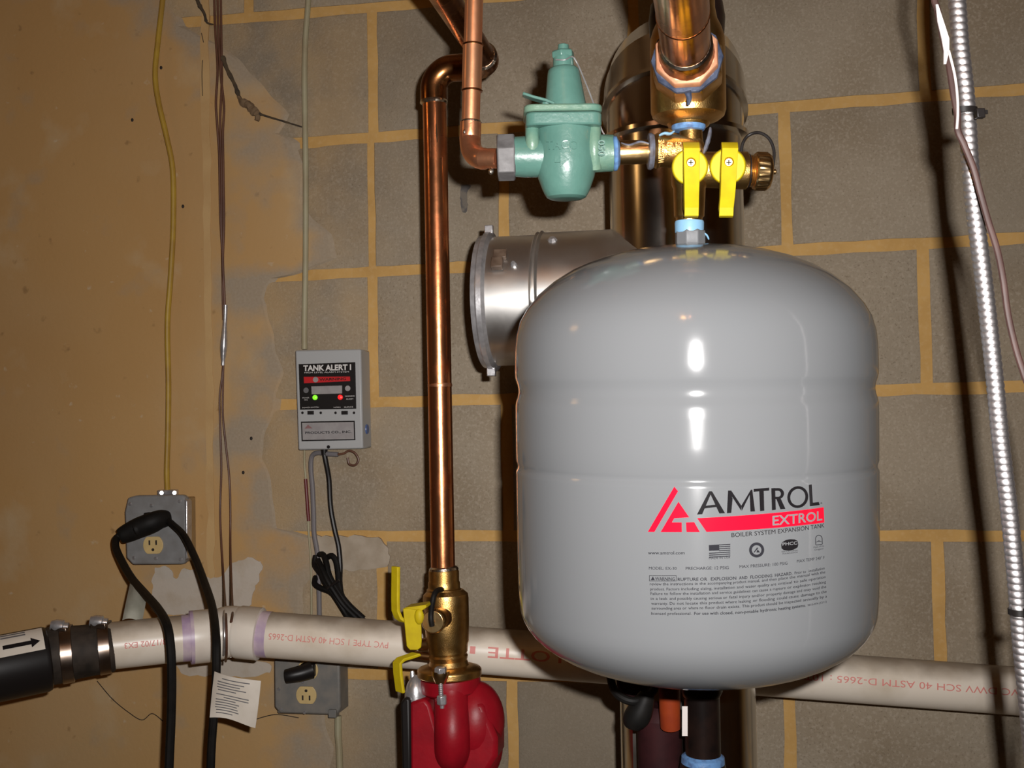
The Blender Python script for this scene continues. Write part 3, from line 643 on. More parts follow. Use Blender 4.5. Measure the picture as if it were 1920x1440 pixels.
# --- copper pipe that leaves the port toward the viewer and rises to the ceiling
cp = thing('copper_pipe', 'fat copper pipe coming out of the brass tee toward the camera', 'pipe', bt_at(.06))
port('adapter', .0565, .0675, [(0, .0242), (.6, .0244), (.8, .0238), (1, .0205)], mat('copper_fluxed', (0.95, 0.50, 0.30), (0.80, 0.34, 0.18), rough=.5, metal=.6, scale=80, bump=.2), cp, 8, ph=R(22.5), bev=.0006, label='bright copper octagonal adapter')
port('socket', .066, .0865, [(0, .0205), (.3, .0193), (.9, .0193), (1, .0183)], COPPER_D, cp)
port('solder_ring', .0855, .0895, [(0, .0186), (.4, .0192), (1, .0176)], SOLDER, cp)
pth = [bt_at(.085), bt_at(.2), bt_at(.36)] + arc(bt_at(.38), bt_at(.42), bt_at(.42)+WZ*.04)[1:]
pth.append(V((pth[-1].x, pth[-1].y, CEIL)))
obj('tube', tube(BM(), pth, .0175, 32, 0), mat('copper_flamed', (0.62, 0.25, 0.105), (0.34, 0.11, 0.04), rough=.17, rough2=.28, metal=1, scale=30, detail=5, lo=.38, hi=.66, bump=.08), cp)
port('solder_ring', .148, .1505, [(0, .0176), (.5, .0181), (1, .0176)], COPPER_D, cp)

# ================================================================== GREEN PRESSURE REGULATOR
ZG = .90; G = lambda x, y, dz=0.0: P(x, y, ZG+dz); KG = ZG/FPX
gv = thing('pressure_regulator', 'green cast pressure regulator with cone bonnet and raised letters', 'valve', G(1060, 374))
def LG(name, a, b, prof, m, parent, n=32, dz=0.0, **k):
    kw = {kk: k.pop(kk) for kk in ('ph', 'xref') if kk in k}
    return obj(name, lathe(BM(), G(*a, dz), G(*b, dz), [(t, r*KG) for t, r in prof], n, **kw), m, parent, **k)
LG('body', (1062, 374), (1060, 236), [(0, 22), (.005, 30), (.03, 37), (.09, 42), (.14, 45), (.3, 53), (.42, 56.5), (.55, 57), (.95, 56), (1, 55)], GREEN, gv, 40)
def rrect(c, hx, hy, r, ex, ey, n=5):
    out = []
    for sx, sy, a0 in ((1, 1, 0), (-1, 1, 90), (-1, -1, 180), (1, -1, 270)):
        for i in range(n+1):
            a = R(a0+90*i/n); out.append(c + ex*(sx*(hx-r)+r*math.cos(a)) + ey*(sy*(hy-r)+r*math.sin(a)))
    return out
gz = (G(1059, 100)-G(1062, 370)).normalized(); gx = (CR-gz*CR.dot(gz)).normalized(); gy = gz.cross(gx)
obj('flange', prism(BM(), rrect(G(1055, 246), 70*KG, 58*KG, 18*KG, gx, gy), gz*(24*KG)), GREEN, gv, bev=.0015)
obj('bonnet_flange', prism(BM(), rrect(G(1053.5, 221), 72*KG, 60*KG, 20*KG, gx, gy), gz*(13*KG)), GREENW, gv, bev=.0015)
bon = LG('bonnet', (1061, 212), (1056, 126), [(0, 40), (.1, 39.5), (.85, 30.5), (.93, 29), (.98, 25), (1, 20)], GREEN, gv)
LG('bonnet_neck', (1056.5, 130), (1056, 106), [(0, 20), (.4, 19.5), (1, 19)], GREEN, bon)
LG('lock_nut', (1056, 110), (1055, 95), [(0, 20), (.2, 22), (.8, 22), (1, 18)], GREEN, gv, 6, bev=.0006, xref=CR, ph=.3)
LG('adjusting_screw', (1056, 97), (1056.5, 83), [(0, 11), (.5, 10.5), (.9, 10), (1, 7)], GREEN, gv, 14)
LG('inlet', (962, 294), (1020, 294), [(0, 34), (.05, 37), (.4, 38.5), (1, 38)], GREEN, gv)
LG('outlet', (1100, 288), (1152, 287), [(0, 36), (.5, 35), (.95, 34), (1, 31)], GREENW, gv)
for xa, ya, yb in ((998, 238, 300), (1114, 236, 316)):
    obj('rib', tube(BM(), [G(xa, ya, -.008), G(xa, (ya+yb)/2, -.012), G(xa+1, yb, -.006)], 13*KG, 14, 6), GREENW, gv)
for x, y, dz in ((1000, 207, -.014), (1110, 203, -.014)):
    obj('bolt', lathe(BM(), G(x, y+3, dz), G(x, y-6, dz), [(0, 13*KG), (.5, 13*KG), (1, 8*KG)], 12), GREENW, gv)
lv = obj('lever', strip(BM(), [G(1040, 197, -.012), G(1022, 190, -.014), G(1000, 184, -.016), G(986, 179, -.017), G(980, 177, -.017)], CF, lambda t: .012*(1-.3*t), .0022), GREEN, gv, bev=.0006)
obj('lever_post', lathe(BM(), G(1024, 209, -.013), G(1024, 192, -.013), [(0, 8*KG), (1, 8*KG)], 10), GREEN, lv)
def on_bulb(x, y, lift=.0009):
    th = max(-.98, min(.98, (x-1060.5)/57)); return G(x, y, -(math.sqrt(1-th*th)*57*KG+lift*1.5))
def raised(bm, ff):
    r = bmesh.ops.extrude_face_region(bm, geom=ff)
    bmesh.ops.translate(bm, verts=[g for g in r['geom'] if isinstance(g, bmesh.types.BMVert)], vec=CF*.003)
bm = BM(); vs, fs = text2d('TACO', .02, 1.1); x0 = min(v[0] for v in vs); x1 = max(v[0] for v in vs)
nv = [bm.verts.new(on_bulb(1024+60*(a-x0)/(x1-x0), 279-b/.69*16)) for a, b in vs]
raised(bm, [bm.faces.new([nv[k] for k in f]) for f in fs])
obj('lettering', bm, GREEN, gv)
bm = BM()
raised(bm, [bm.faces.new([bm.verts.new(on_bulb(x, y)) for x, y in ((1040, 292), (1051, 292), (1051, 285), (1067, 298), (1051, 312), (1051, 304), (1040, 304))])])
obj('flow_arrow', bm, GREEN, gv)
bm = BM(); text_on(bm, '050', G(1122, 262, -.0182), G(1122, 292, -.0182), CR, 12*KG, .03, depth=CF*.003); obj('lettering', bm, GREEN, gv)
obj('tag_wire', tube(BM(), [G(1042, 112, -.008), G(1060, 112, -.0105), G(1076, 108, -.004), G(1096, 150, -.004), G(1118, 208, -.006), G(1127, 240, -.008), G(1133, 252, -.008)], .0006, 6, 4), STEEL, gv)
nut = LG('union_nut', (932, 296), (966, 295), [(0, 40), (.06, 44), (.94, 44), (1, 40)], NUTGREY, gv, 6, xref=CU, ph=R(18), bev=.0007, label='grey cast union nut')
# ================================================================== SMALL COPPER PIPE
sp = thing('copper_pipe', 'thin copper pipe dropping into the grey union nut of the green regulator', 'pipe', G(882, 255))
SZ = .93; Q = lambda x, y, Z=SZ: P(x, y, Z)
top = Q(889, 0); up = W(889, 0, 0)
tubep = [V((top.x+.002, top.y, CEIL)), Q(889, 0), Q(886.5, 90), Q(882.5, 230)]
obj('tube', tube(BM(), tubep, .00735, 24, 0), COPPER_S, sp)
obj('tube', tube(BM(), [Q(902, 297, .908), Q(934, 297, .902)], .0079, 20, 0), COPPER_B, sp)
obj('elbow', tube(BM(), [Q(882.5, 228), Q(882, 250), Q(881.5, 262), Q(884, 280, .925), Q(892, 292, .918), Q(903, 297, .91), Q(910, 297.5, .908)], .0086, 24, 6), COPPER_B, sp)
obj('elbow', lathe(BM(), Q(886.5, 84), Q(884.5, 170), [(0, .0074), (.02, .0080), (.98, .0080), (1, .0074)], 24), COPPER_S, sp).name = 'coupling'
for x, y, x2, y2 in ((882.6, 226, 882.5, 231), (885, 168, 884.9, 172), (887, 82, 886.9, 86)):
    obj('solder_ring', lathe(BM(), Q(x, y), Q(x2, y2), [(0, .0080), (.5, .0089), (1, .0084)], 20), SOLDER if y > 200 else COPPER_D, sp)
obj('solder_drop', ball(BM(), Q(921, 321, .897), .0022, .0022, .003, 10, 8), SOLDER, sp)
obj('solder_drop', ball(BM(), Q(872, 247, .924), .0018, .0018, .0026, 10, 8), SOLDER, sp)

# ================================================================== FLUE PIPE WITH OPEN BRANCH
DF = .365; RF = .076
fx = W(1266, 300, DF); fb = W(1285, 1350, DF)
flue = thing('flue_pipe', 'galvanised flue pipe with an open side branch, behind the grey tank', 'pipe', V((fx.x, -DF, FLOOR)))
ax_ = lambda y: W(1266+(y-300)*.018, y, DF)
zs = ax_(262).z
vert = [V((fx.x, -DF, FLOOR)), V((fx.x, -DF, zs))]
obj('vertical_section', tube(BM(), vert, RF, 48, 0), GALV_D, flue)
# gored elbow back into the wall
bend = .085; cen = V((fx.x, -DF+bend, zs)); n_g = 4
pr_ = None
def eb(a): return cen + V((0, -bend*math.cos(a), bend*math.sin(a)))
def ebring(bm, a, r):
    rd = V((0, -math.cos(a), math.sin(a))); return ring(bm, eb(a), WX, rd, r, 48)
for g in range(n_g):
    a0, a1 = R(90*g/n_g), R(90*(g+1)/n_g); rr = RF+(.003, .0065, .005, .003)[g]
    bm = BM(); A0, A1 = ebring(bm, a0, rr), ebring(bm, a1, rr); bridge(bm, A0, A1)
    go = obj('elbow_gore', bm, GALV_D, flue)
    bm = BM(); p = eb(a0); tdir = V((0, math.sin(a0), math.cos(a0)))
    if g < 2: obj('seam', lathe(BM(), p-tdir*.004, p+tdir*.004, [(0, RF), (.2, RF+.008), (.8, RF+.008), (1, RF)], 48, caps=False), GALV_D, go)
obj('wall_section', tube(BM(), [eb(R(90)), V((fx.x, -.006, zs+bend))], RF, 48, 0), GALV_D, flue)
# branch
bc = ax_(553); xl = W(926, 553, DF).x; xm = W(1020, 553, DF).x; z_b = bc.z
BRP = lambda x: V((x, -DF, z_b))
obj('branch', tube(BM(), [BRP(fx.x+.02), BRP(xm)], RF+.0022, 48, 0, caps=False), GALV, flue)
br = obj('branch_collar', lathe(BM(), BRP(xm+.012), BRP(xl), [(0, RF), (1, RF)], 48, caps=False), GALV, flue)
obj('bead', lathe(BM(), BRP(xm+.004), BRP(xm-.006), [(0, RF+.002), (.3, RF+.0045), (.55, RF+.0015), (.8, RF+.0035), (1, RF)], 48, caps=False), GALV, br)
obj('end_flange', lathe(BM(), BRP(xl+.004), BRP(xl-.012), [(0, RF), (.2, RF+.006), (.55, RF+.0062), (.7, RF+.0025), (1, RF+.002), (1, RF-.003), (.2, RF-.003), (0, RF-.002)], 48, caps=False), STEEL, flue, label='rolled bright end flange of the open branch')
def on_branch(px, py, r=RF):
    d = ray(px, py); o = CC-BRP(0); a = d.y**2+d.z**2; b = 2*(o.y*d.y+o.z*d.z); c = o.y**2+o.z**2-r*r
    t = (-b-math.sqrt(max(b*b-4*a*c, 0)))/(2*a); p = CC+d*t; nn = V((0, p.y+DF, p.z-z_b)).normalized(); return p, nn
for px, py, r in ((963, 496, .0035), (1036, 452, .0055)):
    p, nn = on_branch(px, py, RF+.001)
    obj('screw', lathe(BM(), p-nn*.002, p+nn*.0045, [(0, r), (.6, r), (1, r*.6)], 8), STEEL, flue)
p, nn = on_branch(934, 490, RF+.001)
tz = WX.cross(nn).normalized()
bm = BM(); hexa(bm, p+tz*.006+nn*.004, WX*.0065, nn*.004, tz*.007); hexa(bm, p-tz*.008+nn*.002+WX*.002, WX*.0075, nn*.003, tz*.006); obj('clip', bm, RUSTCLIP, flue, bev=.001, label='rusty bent clip')
for sg in (1, -1):
    obj('flange_ear', hexa(BM(), BRP(xl-.002)+V((0, -.012, sg*(RF+.0075))), WX*.005, WY*.004, WZ*.005), STEEL, flue, bev=.001)
# vertical seam and snap strip of the lower section
obj('seam', hexa(BM(), V((fx.x-.055, -DF-.0545, (FLOOR+zs)/2-.2)), WX*.003, WY*.002, WZ*.7), GALV_D, flue)

# ================================================================== LARGE COPPER PIPE + PUMP
DP = .36
big = thing('copper_pipe', 'tall copper pipe rising from the red pump, bending toward the camera at its top', 'pipe', W(832, 1080, DP))
PB = lambda x, y, d=DP: W(x, y, d)
RB = .0143
obj('tube', tube(BM(), [PB(814, 175), PB(817, 300), PB(824, 700), PB(831, 1085)], RB, 32, 0), COPPER, big)
e0, e1 = PB(813.5, 192), PB(859, 127); ec = V((e0.x, e0.y, e1.z))
r_e = min(abs(e1.x-ec.x), abs(e0.z-ec.z))
obj('elbow', tube(BM(), [e0] + arc(V((ec.x, ec.y, ec.z-r_e*.8)), ec, V((ec.x+r_e*.8, ec.y, ec.z)), 10) + [V((e1.x+.01, e1.y, ec.z))], .0162, 28, 0), COPPER_D, big, label='heat-darkened copper elbow')
obj('solder_ring', lathe(BM(), PB(813.6, 196), PB(813.4, 189), [(0, .0146), (.5, .0168), (1, .0163)], 28), SOLDER, big)
e2_ = V((PB(917, 122).x, e0.y, ec.z))
obj('tube', tube(BM(), [V((e1.x, e0.y, ec.z)), V((e2_.x-.015, e0.y, ec.z))], RB, 28, 0), COPPER_D, big)
obj('elbow', tube(BM(), [V((e2_.x-.036, e0.y, ec.z))] + arc(V((e2_.x-.026, e0.y, ec.z)), e2_, V((e2_.x, e0.y-.026, ec.z)), 10) + [V((e2_.x, e0.y-.036, ec.z))], .0164, 28, 0), COPPER_D, big, label='heat-darkened copper elbow')
obj('solder_ring', lathe(BM(), V((e2_.x, e0.y-.034, ec.z)), V((e2_.x, e0.y-.039, ec.z)), [(0, .0165), (.5, .0170), (1, .0146)], 28), SOLDER, big)
ye = e0.y-.55
obj('tube', tube(BM(), [V((e2_.x, e0.y-.03, ec.z)), V((e2_.x, ye+.04, ec.z))] + arc(V((e2_.x, ye+.04, ec.z)), V((e2_.x, ye, ec.z)), V((e2_.x, ye, ec.z+.04)))[1:] + [V((e2_.x, ye, CEIL))], RB, 28, 0), COPPER_D, big)
# faint flux streaks under the elbow
for x, y0, y1, w in ((818, 232, 268, 3.4), (806, 235, 300, 2.2)):
    pa, pb = PB(x, y0, DP+RB*.93), PB(x+2, y1, DP+RB*.93)
    obj('flux_streak', tube(BM(), [pa, pa.lerp(pb, .5), pb], lambda t: w*.0006*(.4+math.sin(math.pi*t)), 8, 4, flat=.35), SOLDER, big)
obj('joint_band', lathe(BM(), PB(824.6, 719), PB(824.9, 726), [(0, RB), (.5, RB+.0004), (1, RB)], 28, caps=False), COPPER_B, big)

iv = thing('isolation_valve', 'brass flange valve with yellow levers on top of the red pump', 'valve', PB(842, 1280))
def LP(name, a, b, prof, m, parent, n=32, d=DP, **k):
    kw = {kk: k.pop(kk) for kk in ('ph', 'xref') if kk in k}
    p0, p1 = PB(*a, d), PB(*b, d); s = dep(p0)/FPX
    return obj(name, lathe(BM(), p0, p1, [(t, r*s) for t, r in prof], n, **kw), m, parent, **k)
LP('socket', (833, 1118), (832, 1066), [(0, 33), (.25, 33), (.3, 30), (.5, 30), (.55, 28.5), (.9, 28.5), (1, 25.5)], BRASS, iv)
LP('solder_ring', (832, 1069), (831.5, 1062), [(0, 28), (.6, 27), (1, 23.5)], SOLDER, iv)
LP('body', (840, 1222), (835, 1106), [(0, 37), (.12, 38), (.16, 40), (.5, 42), (.86, 43), (.93, 42), (1, 33)], BRASS, iv)
LP('neck', (842, 1258), (840, 1218), [(0, 44), (.3, 38), (.5, 35), (.7, 37), (.8, 35), (1, 37)], BRASS, iv)
fc0, fc1 = PB(843, 1268), PB(842.5, 1246)
obj('flange', lathe(BM(), fc0, fc1, [(0, .0365), (.08, .038), (.6, .038), (.75, .036), (1, .025)], 40), BRASS, iv, bev=.0008)
# front drain port with its cap
dr0 = PB(833, 1151); dv = V((0, -1, 0))
obj('drain_port', lathe(BM(), dr0, dr0+dv*.044, [(0, .015), (.55, .015), (.6, .013), (1, .013)], 24), BRASS_D, iv)
dc = obj('drain_cap', lathe(BM(), dr0+dv*.038, dr0+dv*.056, [(0, .0125), (.1, .0138), (.85, .0138), (1, .0125)], 28), BRASS_L, iv, bev=.0005, label='round brass drain cap')
dcc = dr0+dv*.056
obj('cap_pin', lathe(BM(), dcc, dcc+dv*.003, [(0, .003), (1, .002)], 10), BRASS_D, dc)
obj('strap', tube(BM(), [dcc+dv*.002+V((0, 0, -.004)), dcc+dv*.003+V((-.001, 0, .006)), dcc-dv*.004+V((-.001, 0, .020)), dcc-dv*.012+V((.001, 0, .032)), dr0+dv*.014+V((.002, 0, .030)), dr0+dv*.01+V((.003, 0, .018))], .0032, 10, 5), BLACK, iv, label='black rubber cap strap')
sx = dep(PB(760, 1150))/FPX
# upper lever: blade up, step, front plate
bd = V((.80, -.60, 0)).normalized()
y1 = [PB(742, 1062, .42), PB(742, 1078, .42), PB(741.5, 1120, .42), PB(742, 1145, .42), PB(747, 1158, .42), PB(756, 1164, .42), PB(772, 1166, .42)]
h1 = obj('handle', strip(BM(), y1, bd, .0125, .0042), YELLOW, iv, bev=.001, label='upper yellow lever with upturned blade')
obj('handle_plate', prism(BM(), [PB(x, y, .432) for x, y in ((755, 1141), (788, 1138), (790, 1200), (789, 1214), (783, 1219), (768, 1219), (762, 1212))], V((0, .0035, 0))), YELLOW, h1, bev=.001)
obj('handle_plate', prism(BM(), [PB(x, y, .434) for x, y in ((757, 1140), (798, 1134), (800, 1139), (790, 1146))], V((0, .03, 0))), YELLOW, h1, bev=.001)
ball_ = ball(BM(), PB(786, 1156, .433), .0055, .004, .009, 14, 10); obj('handle_hub', ball_, YELLOW, h1)
LP('stem', (786, 1160), (815, 1162), [(0, 14), (1, 14)], BRASS_D, iv, 16)
LP('side_boss', (790, 1208), (815, 1206), [(0, 11), (.7, 12), (1, 14)], BRASS_D, iv, 16)
y2 = [PB(782, 1226, .40), PB(765, 1232, .40), PB(752, 1236, .40), PB(745, 1243, .40), PB(746, 1262, .40), PB(750, 1292, .40), PB(751, 1298, .40)]
obj('handle', strip(BM(), y2, bd, .0145, .004), YELLOW, iv, bev=.001, label='lower yellow lever with downturned blade')
LP('stem', (778, 1228), (815, 1232), [(0, 8), (1, 8)], BRASS_D, iv, 12)
# flange bolt at the front
bx_d = DP+.044
s_ = dep(PB(825, 1290, bx_d))/FPX
bo = LP('bolt', (826, 1262), (826, 1250), [(0, 12), (.8, 12), (1, 9)], STEEL, iv, 6, d=bx_d, bev=.0005)
LP('bolt_shank', (827, 1306), (826, 1262), [(i/24, 4.6 if i % 2 else 3.9) for i in range(25)], STEEL, bo, 12, d=bx_d)
LP('nut', (829, 1322), (828.5, 1303), [(0, 7), (.12, 10), (.88, 10), (1, 8)], STEEL, iv, 6, d=bx_d, bev=.0005)
LP('bolt_lug', (826, 1281), (826, 1258), [(0, 10), (.3, 13), (.7, 17), (1, 17)], BRASS_L, iv, 20, d=bx_d-.004)
LP('bolt_lug', (866, 1268), (866, 1252), [(0, 15), (1, 15)], BRASS, iv, 20, d=DP-.034)
LP('bolt_tip', (829, 1328), (829, 1320), [(0, 4), (1, 4.5)], STEEL, bo, 10, d=bx_d)
LP('bolt', (865, 1256), (865, 1247), [(0, 10), (1, 9)], STEEL, iv, 6, d=DP-.026)

# red circulator
pump = thing('circulator_pump', 'red cast circulator pump below the brass flange valve', 'pump', PB(850, 1440))
K = dep(PB(850, 1360))/FPX
PP = lambda x, y, dd=0.0: PB(x, y, DP+dd)
def facing(name, x, y, prof, m, d0, d1, n=40, parent=pump, **k):
    return obj(name, lathe(BM(), PP(x, y, d0), PP(x, y, d0)-WY*(d1-d0), prof, n), m, parent, **k)
LP('flange', (846, 1304), (844, 1270), [(0, 40), (.2, 52), (.3, 56), (.8, 57), (1, 56)], RED, pump, 36)
obj('volute', lathe(BM(), PP(858, 1400, -.045), PP(858, 1400, .016), [(0, .040), (.1, .050), (.3, .0545), (.7, .053), (.9, .046), (.97, .036), (1, .02)], 44), RED, pump)
obj('volute_lobe', ball(BM(), PP(893, 1352, -.004), .0335, .036, .047, 30, 20), RED, pump)
# raised suction passage down the front
bm = BM(); pts = [PP(846, 1290, .014), PP(847, 1310, .018), PP(848, 1345, .028), PP(848, 1375, .033), PP(848, 1400, .030), PP(848, 1418, .022), PP(848, 1428, .012)]
tube(bm, pts, lambda t: .0205 if t < .7 else .0205*(1-.45*((t-.7)/.3)**2), 30, 6)
obj('passage', bm, RED, pump)
obj('body_block', prism(BM(), [PP(x, y, .028) for x, y in ((768, 1316), (796, 1310), (806, 1322), (822, 1380), (834, 1432), (846, 1470), (846, 1570), (772, 1570), (768, 1440))], V((0, .06, 0))), RED, pump, bev=.004)
obj('body_block', prism(BM(), [PP(x, y, .026) for x, y in ((884, 1318), (906, 1318), (914, 1340), (932, 1385), (932, 1420), (914, 1450), (900, 1480), (846, 1480), (866, 1430), (880, 1380))], V((0, .05, 0))), RED, pump, bev=.006)
obj('outlet_neck', lathe(BM(), PP(852, 1640), PP(850, 1420), [(0, 50*K), (.1, 50*K), (.12, 30*K), (1, 40*K)], 32), RED, pump)
obj('control_box', prism(BM(), [PP(x, y, .030) for x, y in ((750, 1318), (758, 1308), (769, 1310), (772, 1560), (756, 1560))], V((0, .075, 0))), BLACKM, pump, bev=.003, label='black plastic control box')
cpx = obj('conduit_nipple', lathe(BM(), PP(780, 1318, .012), PP(779, 1266, .012), [(0, 21*K), (.3, 21*K), (.5, 19.5*K), (.7, 16*K), (.88, 10*K), (1, 4*K)], 24), STEEL, pump, label='silver domed fitting')
obj('small_screw', lathe(BM(), PP(774, 1276, .012), PP(773, 1258, .012), [(0, 5*K), (.6, 5*K), (1, 3.5*K)], 10), STEEL, cpx)
# feed pipe below the pump down to the floor
pf = thing('copper_pipe', 'copper pipe standing on the floor under the red pump', 'pipe', V((PP(852, 1640).x, -DP, FLOOR)))
obj('tube', tube(BM(), [V((PP(852, 1640).x, -DP, FLOOR)), PP(852, 1640)], RB, 20, 0), COPPER_D, pf)

# ================================================================== WHITE DRAIN PIPE
ZP0, ZP1 = 1.545, 1.47
zp = lambda x: ZP0 + (ZP1-ZP0)*(x-430)/1490
PV = lambda x, y, dz=0.0: P(x, y, zp(x)+dz)
yr = lambda x: 1187.5 + (x-470)*.0752
RP = .0305
pv = thing('drain_pipe', 'long white plastic drain pipe with red print crossing the wall behind the tank', 'pipe', PV(700, yr(700)))
obj('tube', tube(BM(), [PV(x, yr(x)) for x in range(450, 2030, 60)], RP, 48, 0), PVC, pv)
lp = lambda x: 1188 + (430-x)*.103
zl = lambda x: ZP0 - (430-x)*.00022
PL = lambda x, y, dz=0.0: P(x, y, zl(x)+dz)
obj('tube', tube(BM(), [PL(x, lp(x)) for x in range(195, 426, 21)], RP, 48, 0), PVC, pv)
bm = BM()
obj('coupling', lathe(BM(), PL(357, lp(357)), PL(402, lp(402)), [(0, RP), (.01, .0352), (.85, .0352), (1, .0335)], 40), PVCF, pv)
obj('coupling', lathe(BM(), PV(444, yr(444)-1), PV(489, yr(489)), [(0, .0335), (.12, .0352), (.97, .0352), (1, RP)], 40), PVCF, pv)
obj('coupling', tube(BM(), [PL(394, lp(394)), PL(412, lp(412)), PV(430, yr(430)-2), PV(450, yr(450)-1)], .0332, 40, 4), PVCF, pv)
obj('coupling', lathe(BM(), PV(427, 1187, .02), PV(424, 1187, .14), [(0, .033), (1, .033)], 32), PVCF, pv)
obj('primer_band', lathe(BM(), PL(341, lp(341)), PL(358.5, lp(358.5)), [(0, RP+.0003), (1, RP+.0003)], 40, caps=False), PURPLE, pv, label='purple primer band')
obj('primer_band', lathe(BM(), PV(488, yr(488)), PV(507, yr(507)), [(0, RP+.0003), (1, RP+.0003)], 40, caps=False), PURPLE, pv, label='purple primer band')
obj('primer_band', lathe(BM(), PL(356.5, lp(356.5)), PL(363, lp(363)), [(0, .0353), (1, .0354)], 40, caps=False), PURPLE, pv, label='purple primer band')
def pipe_print(items):
    bm = BM()
    for s, xa, xb, hpx, dy, F in items:
        b2 = BM(); vs, fs = text2d(s, .01); x0 = min(v[0] for v in vs); x1 = max(v[0] for v in vs)
        tv = [b2.verts.new((a, b, 0)) for a, b in vs]
        for f in fs:
            try: b2.faces.new([tv[i] for i in f])
            except ValueError: pass
        for c in range(1, 8):
            bmesh.ops.bisect_plane(b2, geom=b2.verts[:]+b2.edges[:]+b2.faces[:], plane_co=(0, c*.09-.005, 0), plane_no=(0, 1, 0))
        mp = {}
        for v in b2.verts:
            a, b = v.co.x, v.co.y
            px = xa + (xb-xa)*(a-x0)/(x1-x0); h = (.5-b/.69)*hpx + dy
            c = F(px); ang = h*dep(c)/FPX/RP
            axd = (F(px+5)-F(px-5)).normalized(); fw = (c-CC).normalized(); fw = (fw-axd*fw.dot(axd)).normalized(); u = fw.cross(axd)
            if u.dot(CU) < 0: u = -u
            mp[v] = bm.verts.new(c - fw*((RP+.0004)*math.cos(ang)) + u*((RP+.0004)*math.sin(ang)))
        for f in b2.faces:
            bm.faces.new([mp[v] for v in f.verts])
        b2.free()
    return obj('lettering', bm, PRINTRED, pv)
FR = lambda x: PV(x, yr(x)); FL_ = lambda x: PL(x, lp(x))
pipe_print([('PVC TYPE 1 SCH 40 ASTM D-2665', 735, 515, 11, -3, FR)])
pipe_print([('CHARLOTTE', 1180, 918, 19, -2, FR)])
pipe_print([('I', 895, 885, 13, 0, FR)])
pipe_print([('PVC DWV SCH 40 ASTM D-2665 : 10T', 1905, 1500, 12, -3, FR)])
pipe_print([('03/17/02 EX3', 318, 233, 10, -3, FL_)])

# rubber coupling with two band clamps
rc = thing('rubber_coupling', 'black rubber coupling with two steel band clamps at the end of the white pipe', 'coupling', PL(150, 1220))
PC = lambda x, y: P(x, y, zl(x))
rk = 1.478/FPX
obj('sleeve', lathe(BM(), PC(88, 1231), PC(214, 1212.5), [(0, 53*rk), (.06, 54*rk), (.2, 53*rk), (.5, 49*rk), (.9, 47*rk), (.97, 46.5*rk), (1, 44*rk)], 40), DUSTBLK, rc)
for xa, xb, r, scr in ((114, 137, 55, (117, 1171)), (184, 206, 49.5, (190, 1163))):
    ya = 1231-(xa-88)*.147; yb = 1231-(xb-88)*.147
    cl = obj('band_clamp', lathe(BM(), PC(xa, ya), PC(xb, yb), [(0, (r-2)*rk), (.05, r*rk), (.95, (r-.6)*rk), (1, (r-3)*rk)], 40), mat('clamp_steel', (0.36, 0.30, 0.26), (0.22, 0.16, 0.12), rough=.3, metal=1, scale=30), rc, label='steel band clamp')
    c = PC(*scr)
    obj('clamp_screw', lathe(BM(), c-CR*.011+CU*.001-CF*.01, c+CR*.010-CU*.002-CF*.006, [(0, .006), (.3, .0085), (.7, .0085), (.75, .006), (1, .006)], 12), STEEL, cl)
    obj('clamp_housing', hexa(BM(), c+CR*.001-CU*.005-CF*.004, CR*.010, CU*.004, CF*.012), MATS['clamp_steel'], cl, bev=.001)
# black pipe
RBK = .0408
bk = thing('black_pipe', 'fat black plastic pipe with white arrow label entering at the left edge', 'pipe', P(40, 1245, 1.40))
bk0, bk1 = P(0, 1253, 1.425), P(97, 1233.5, 1.452)
BK = lambda x: bk0 + (bk1-bk0)*(x/97)
obj('tube', lathe(BM(), BK(-220), BK(94), [(0, RBK), (.97, RBK), (.99, RBK-.0015), (1, .034)], 48), BLACKM, bk)
def bk_pt(x, h, lift=.0004):
    c = BK(x); r = RBK+lift+.0002; ang = h; axd = (BK(60)-BK(0)).normalized(); fw = (c-CC).normalized(); fw = (fw-axd*fw.dot(axd)).normalized(); u = fw.cross(axd)
    if u.dot(CU) < 0: u = -u
    return c - fw*(r*math.cos(ang)) + u*(r*math.sin(ang))
bm = BM(); g = [[bm.verts.new(bk_pt(x, R(a))) for a in range(17, 75, 6)] for x in range(-60, 90, 12)]
for i in range(len(g)-1):
    for j in range(len(g[0])-1): bm.faces.new((g[i][j], g[i+1][j], g[i+1][j+1], g[i][j+1]))
lb = obj('label', bm, PAPER, bk, label='white label with a black arrow')
bm = BM()
for pts in ([(8, 30), (62, 30), (62, 34), (8, 34)], [(8, 34), (62, 34), (62, 38), (8, 38)], [(60, 24), (77, 34), (60, 29)], [(60, 29), (77, 34), (60, 34)], [(60, 34), (77, 34), (60, 39)], [(60, 39), (77, 34), (60, 44)]):
    bm.faces.new([bm.verts.new(bk_pt(x, R(a), .0011)) for x, a in pts])
for x0, x1 in ((-40, -2),):
    bm.faces.new([bm.verts.new(bk_pt(x, R(a), .0011)) for x, a in ((x0, 29), (x1, 29), (x1, 36), (x0, 36))])
obj('arrow', bm, PRINTK, lb)
bm = BM()
for xx0, a in ((6, 54), (6, 62)):
    bm.faces.new([bm.verts.new(bk_pt(x, R(b), .0008)) for x, b in ((xx0, a), (xx0+46, a), (xx0+46, a+4), (xx0, a+4))])
obj('print_line', bm, PRINTGL, lb)

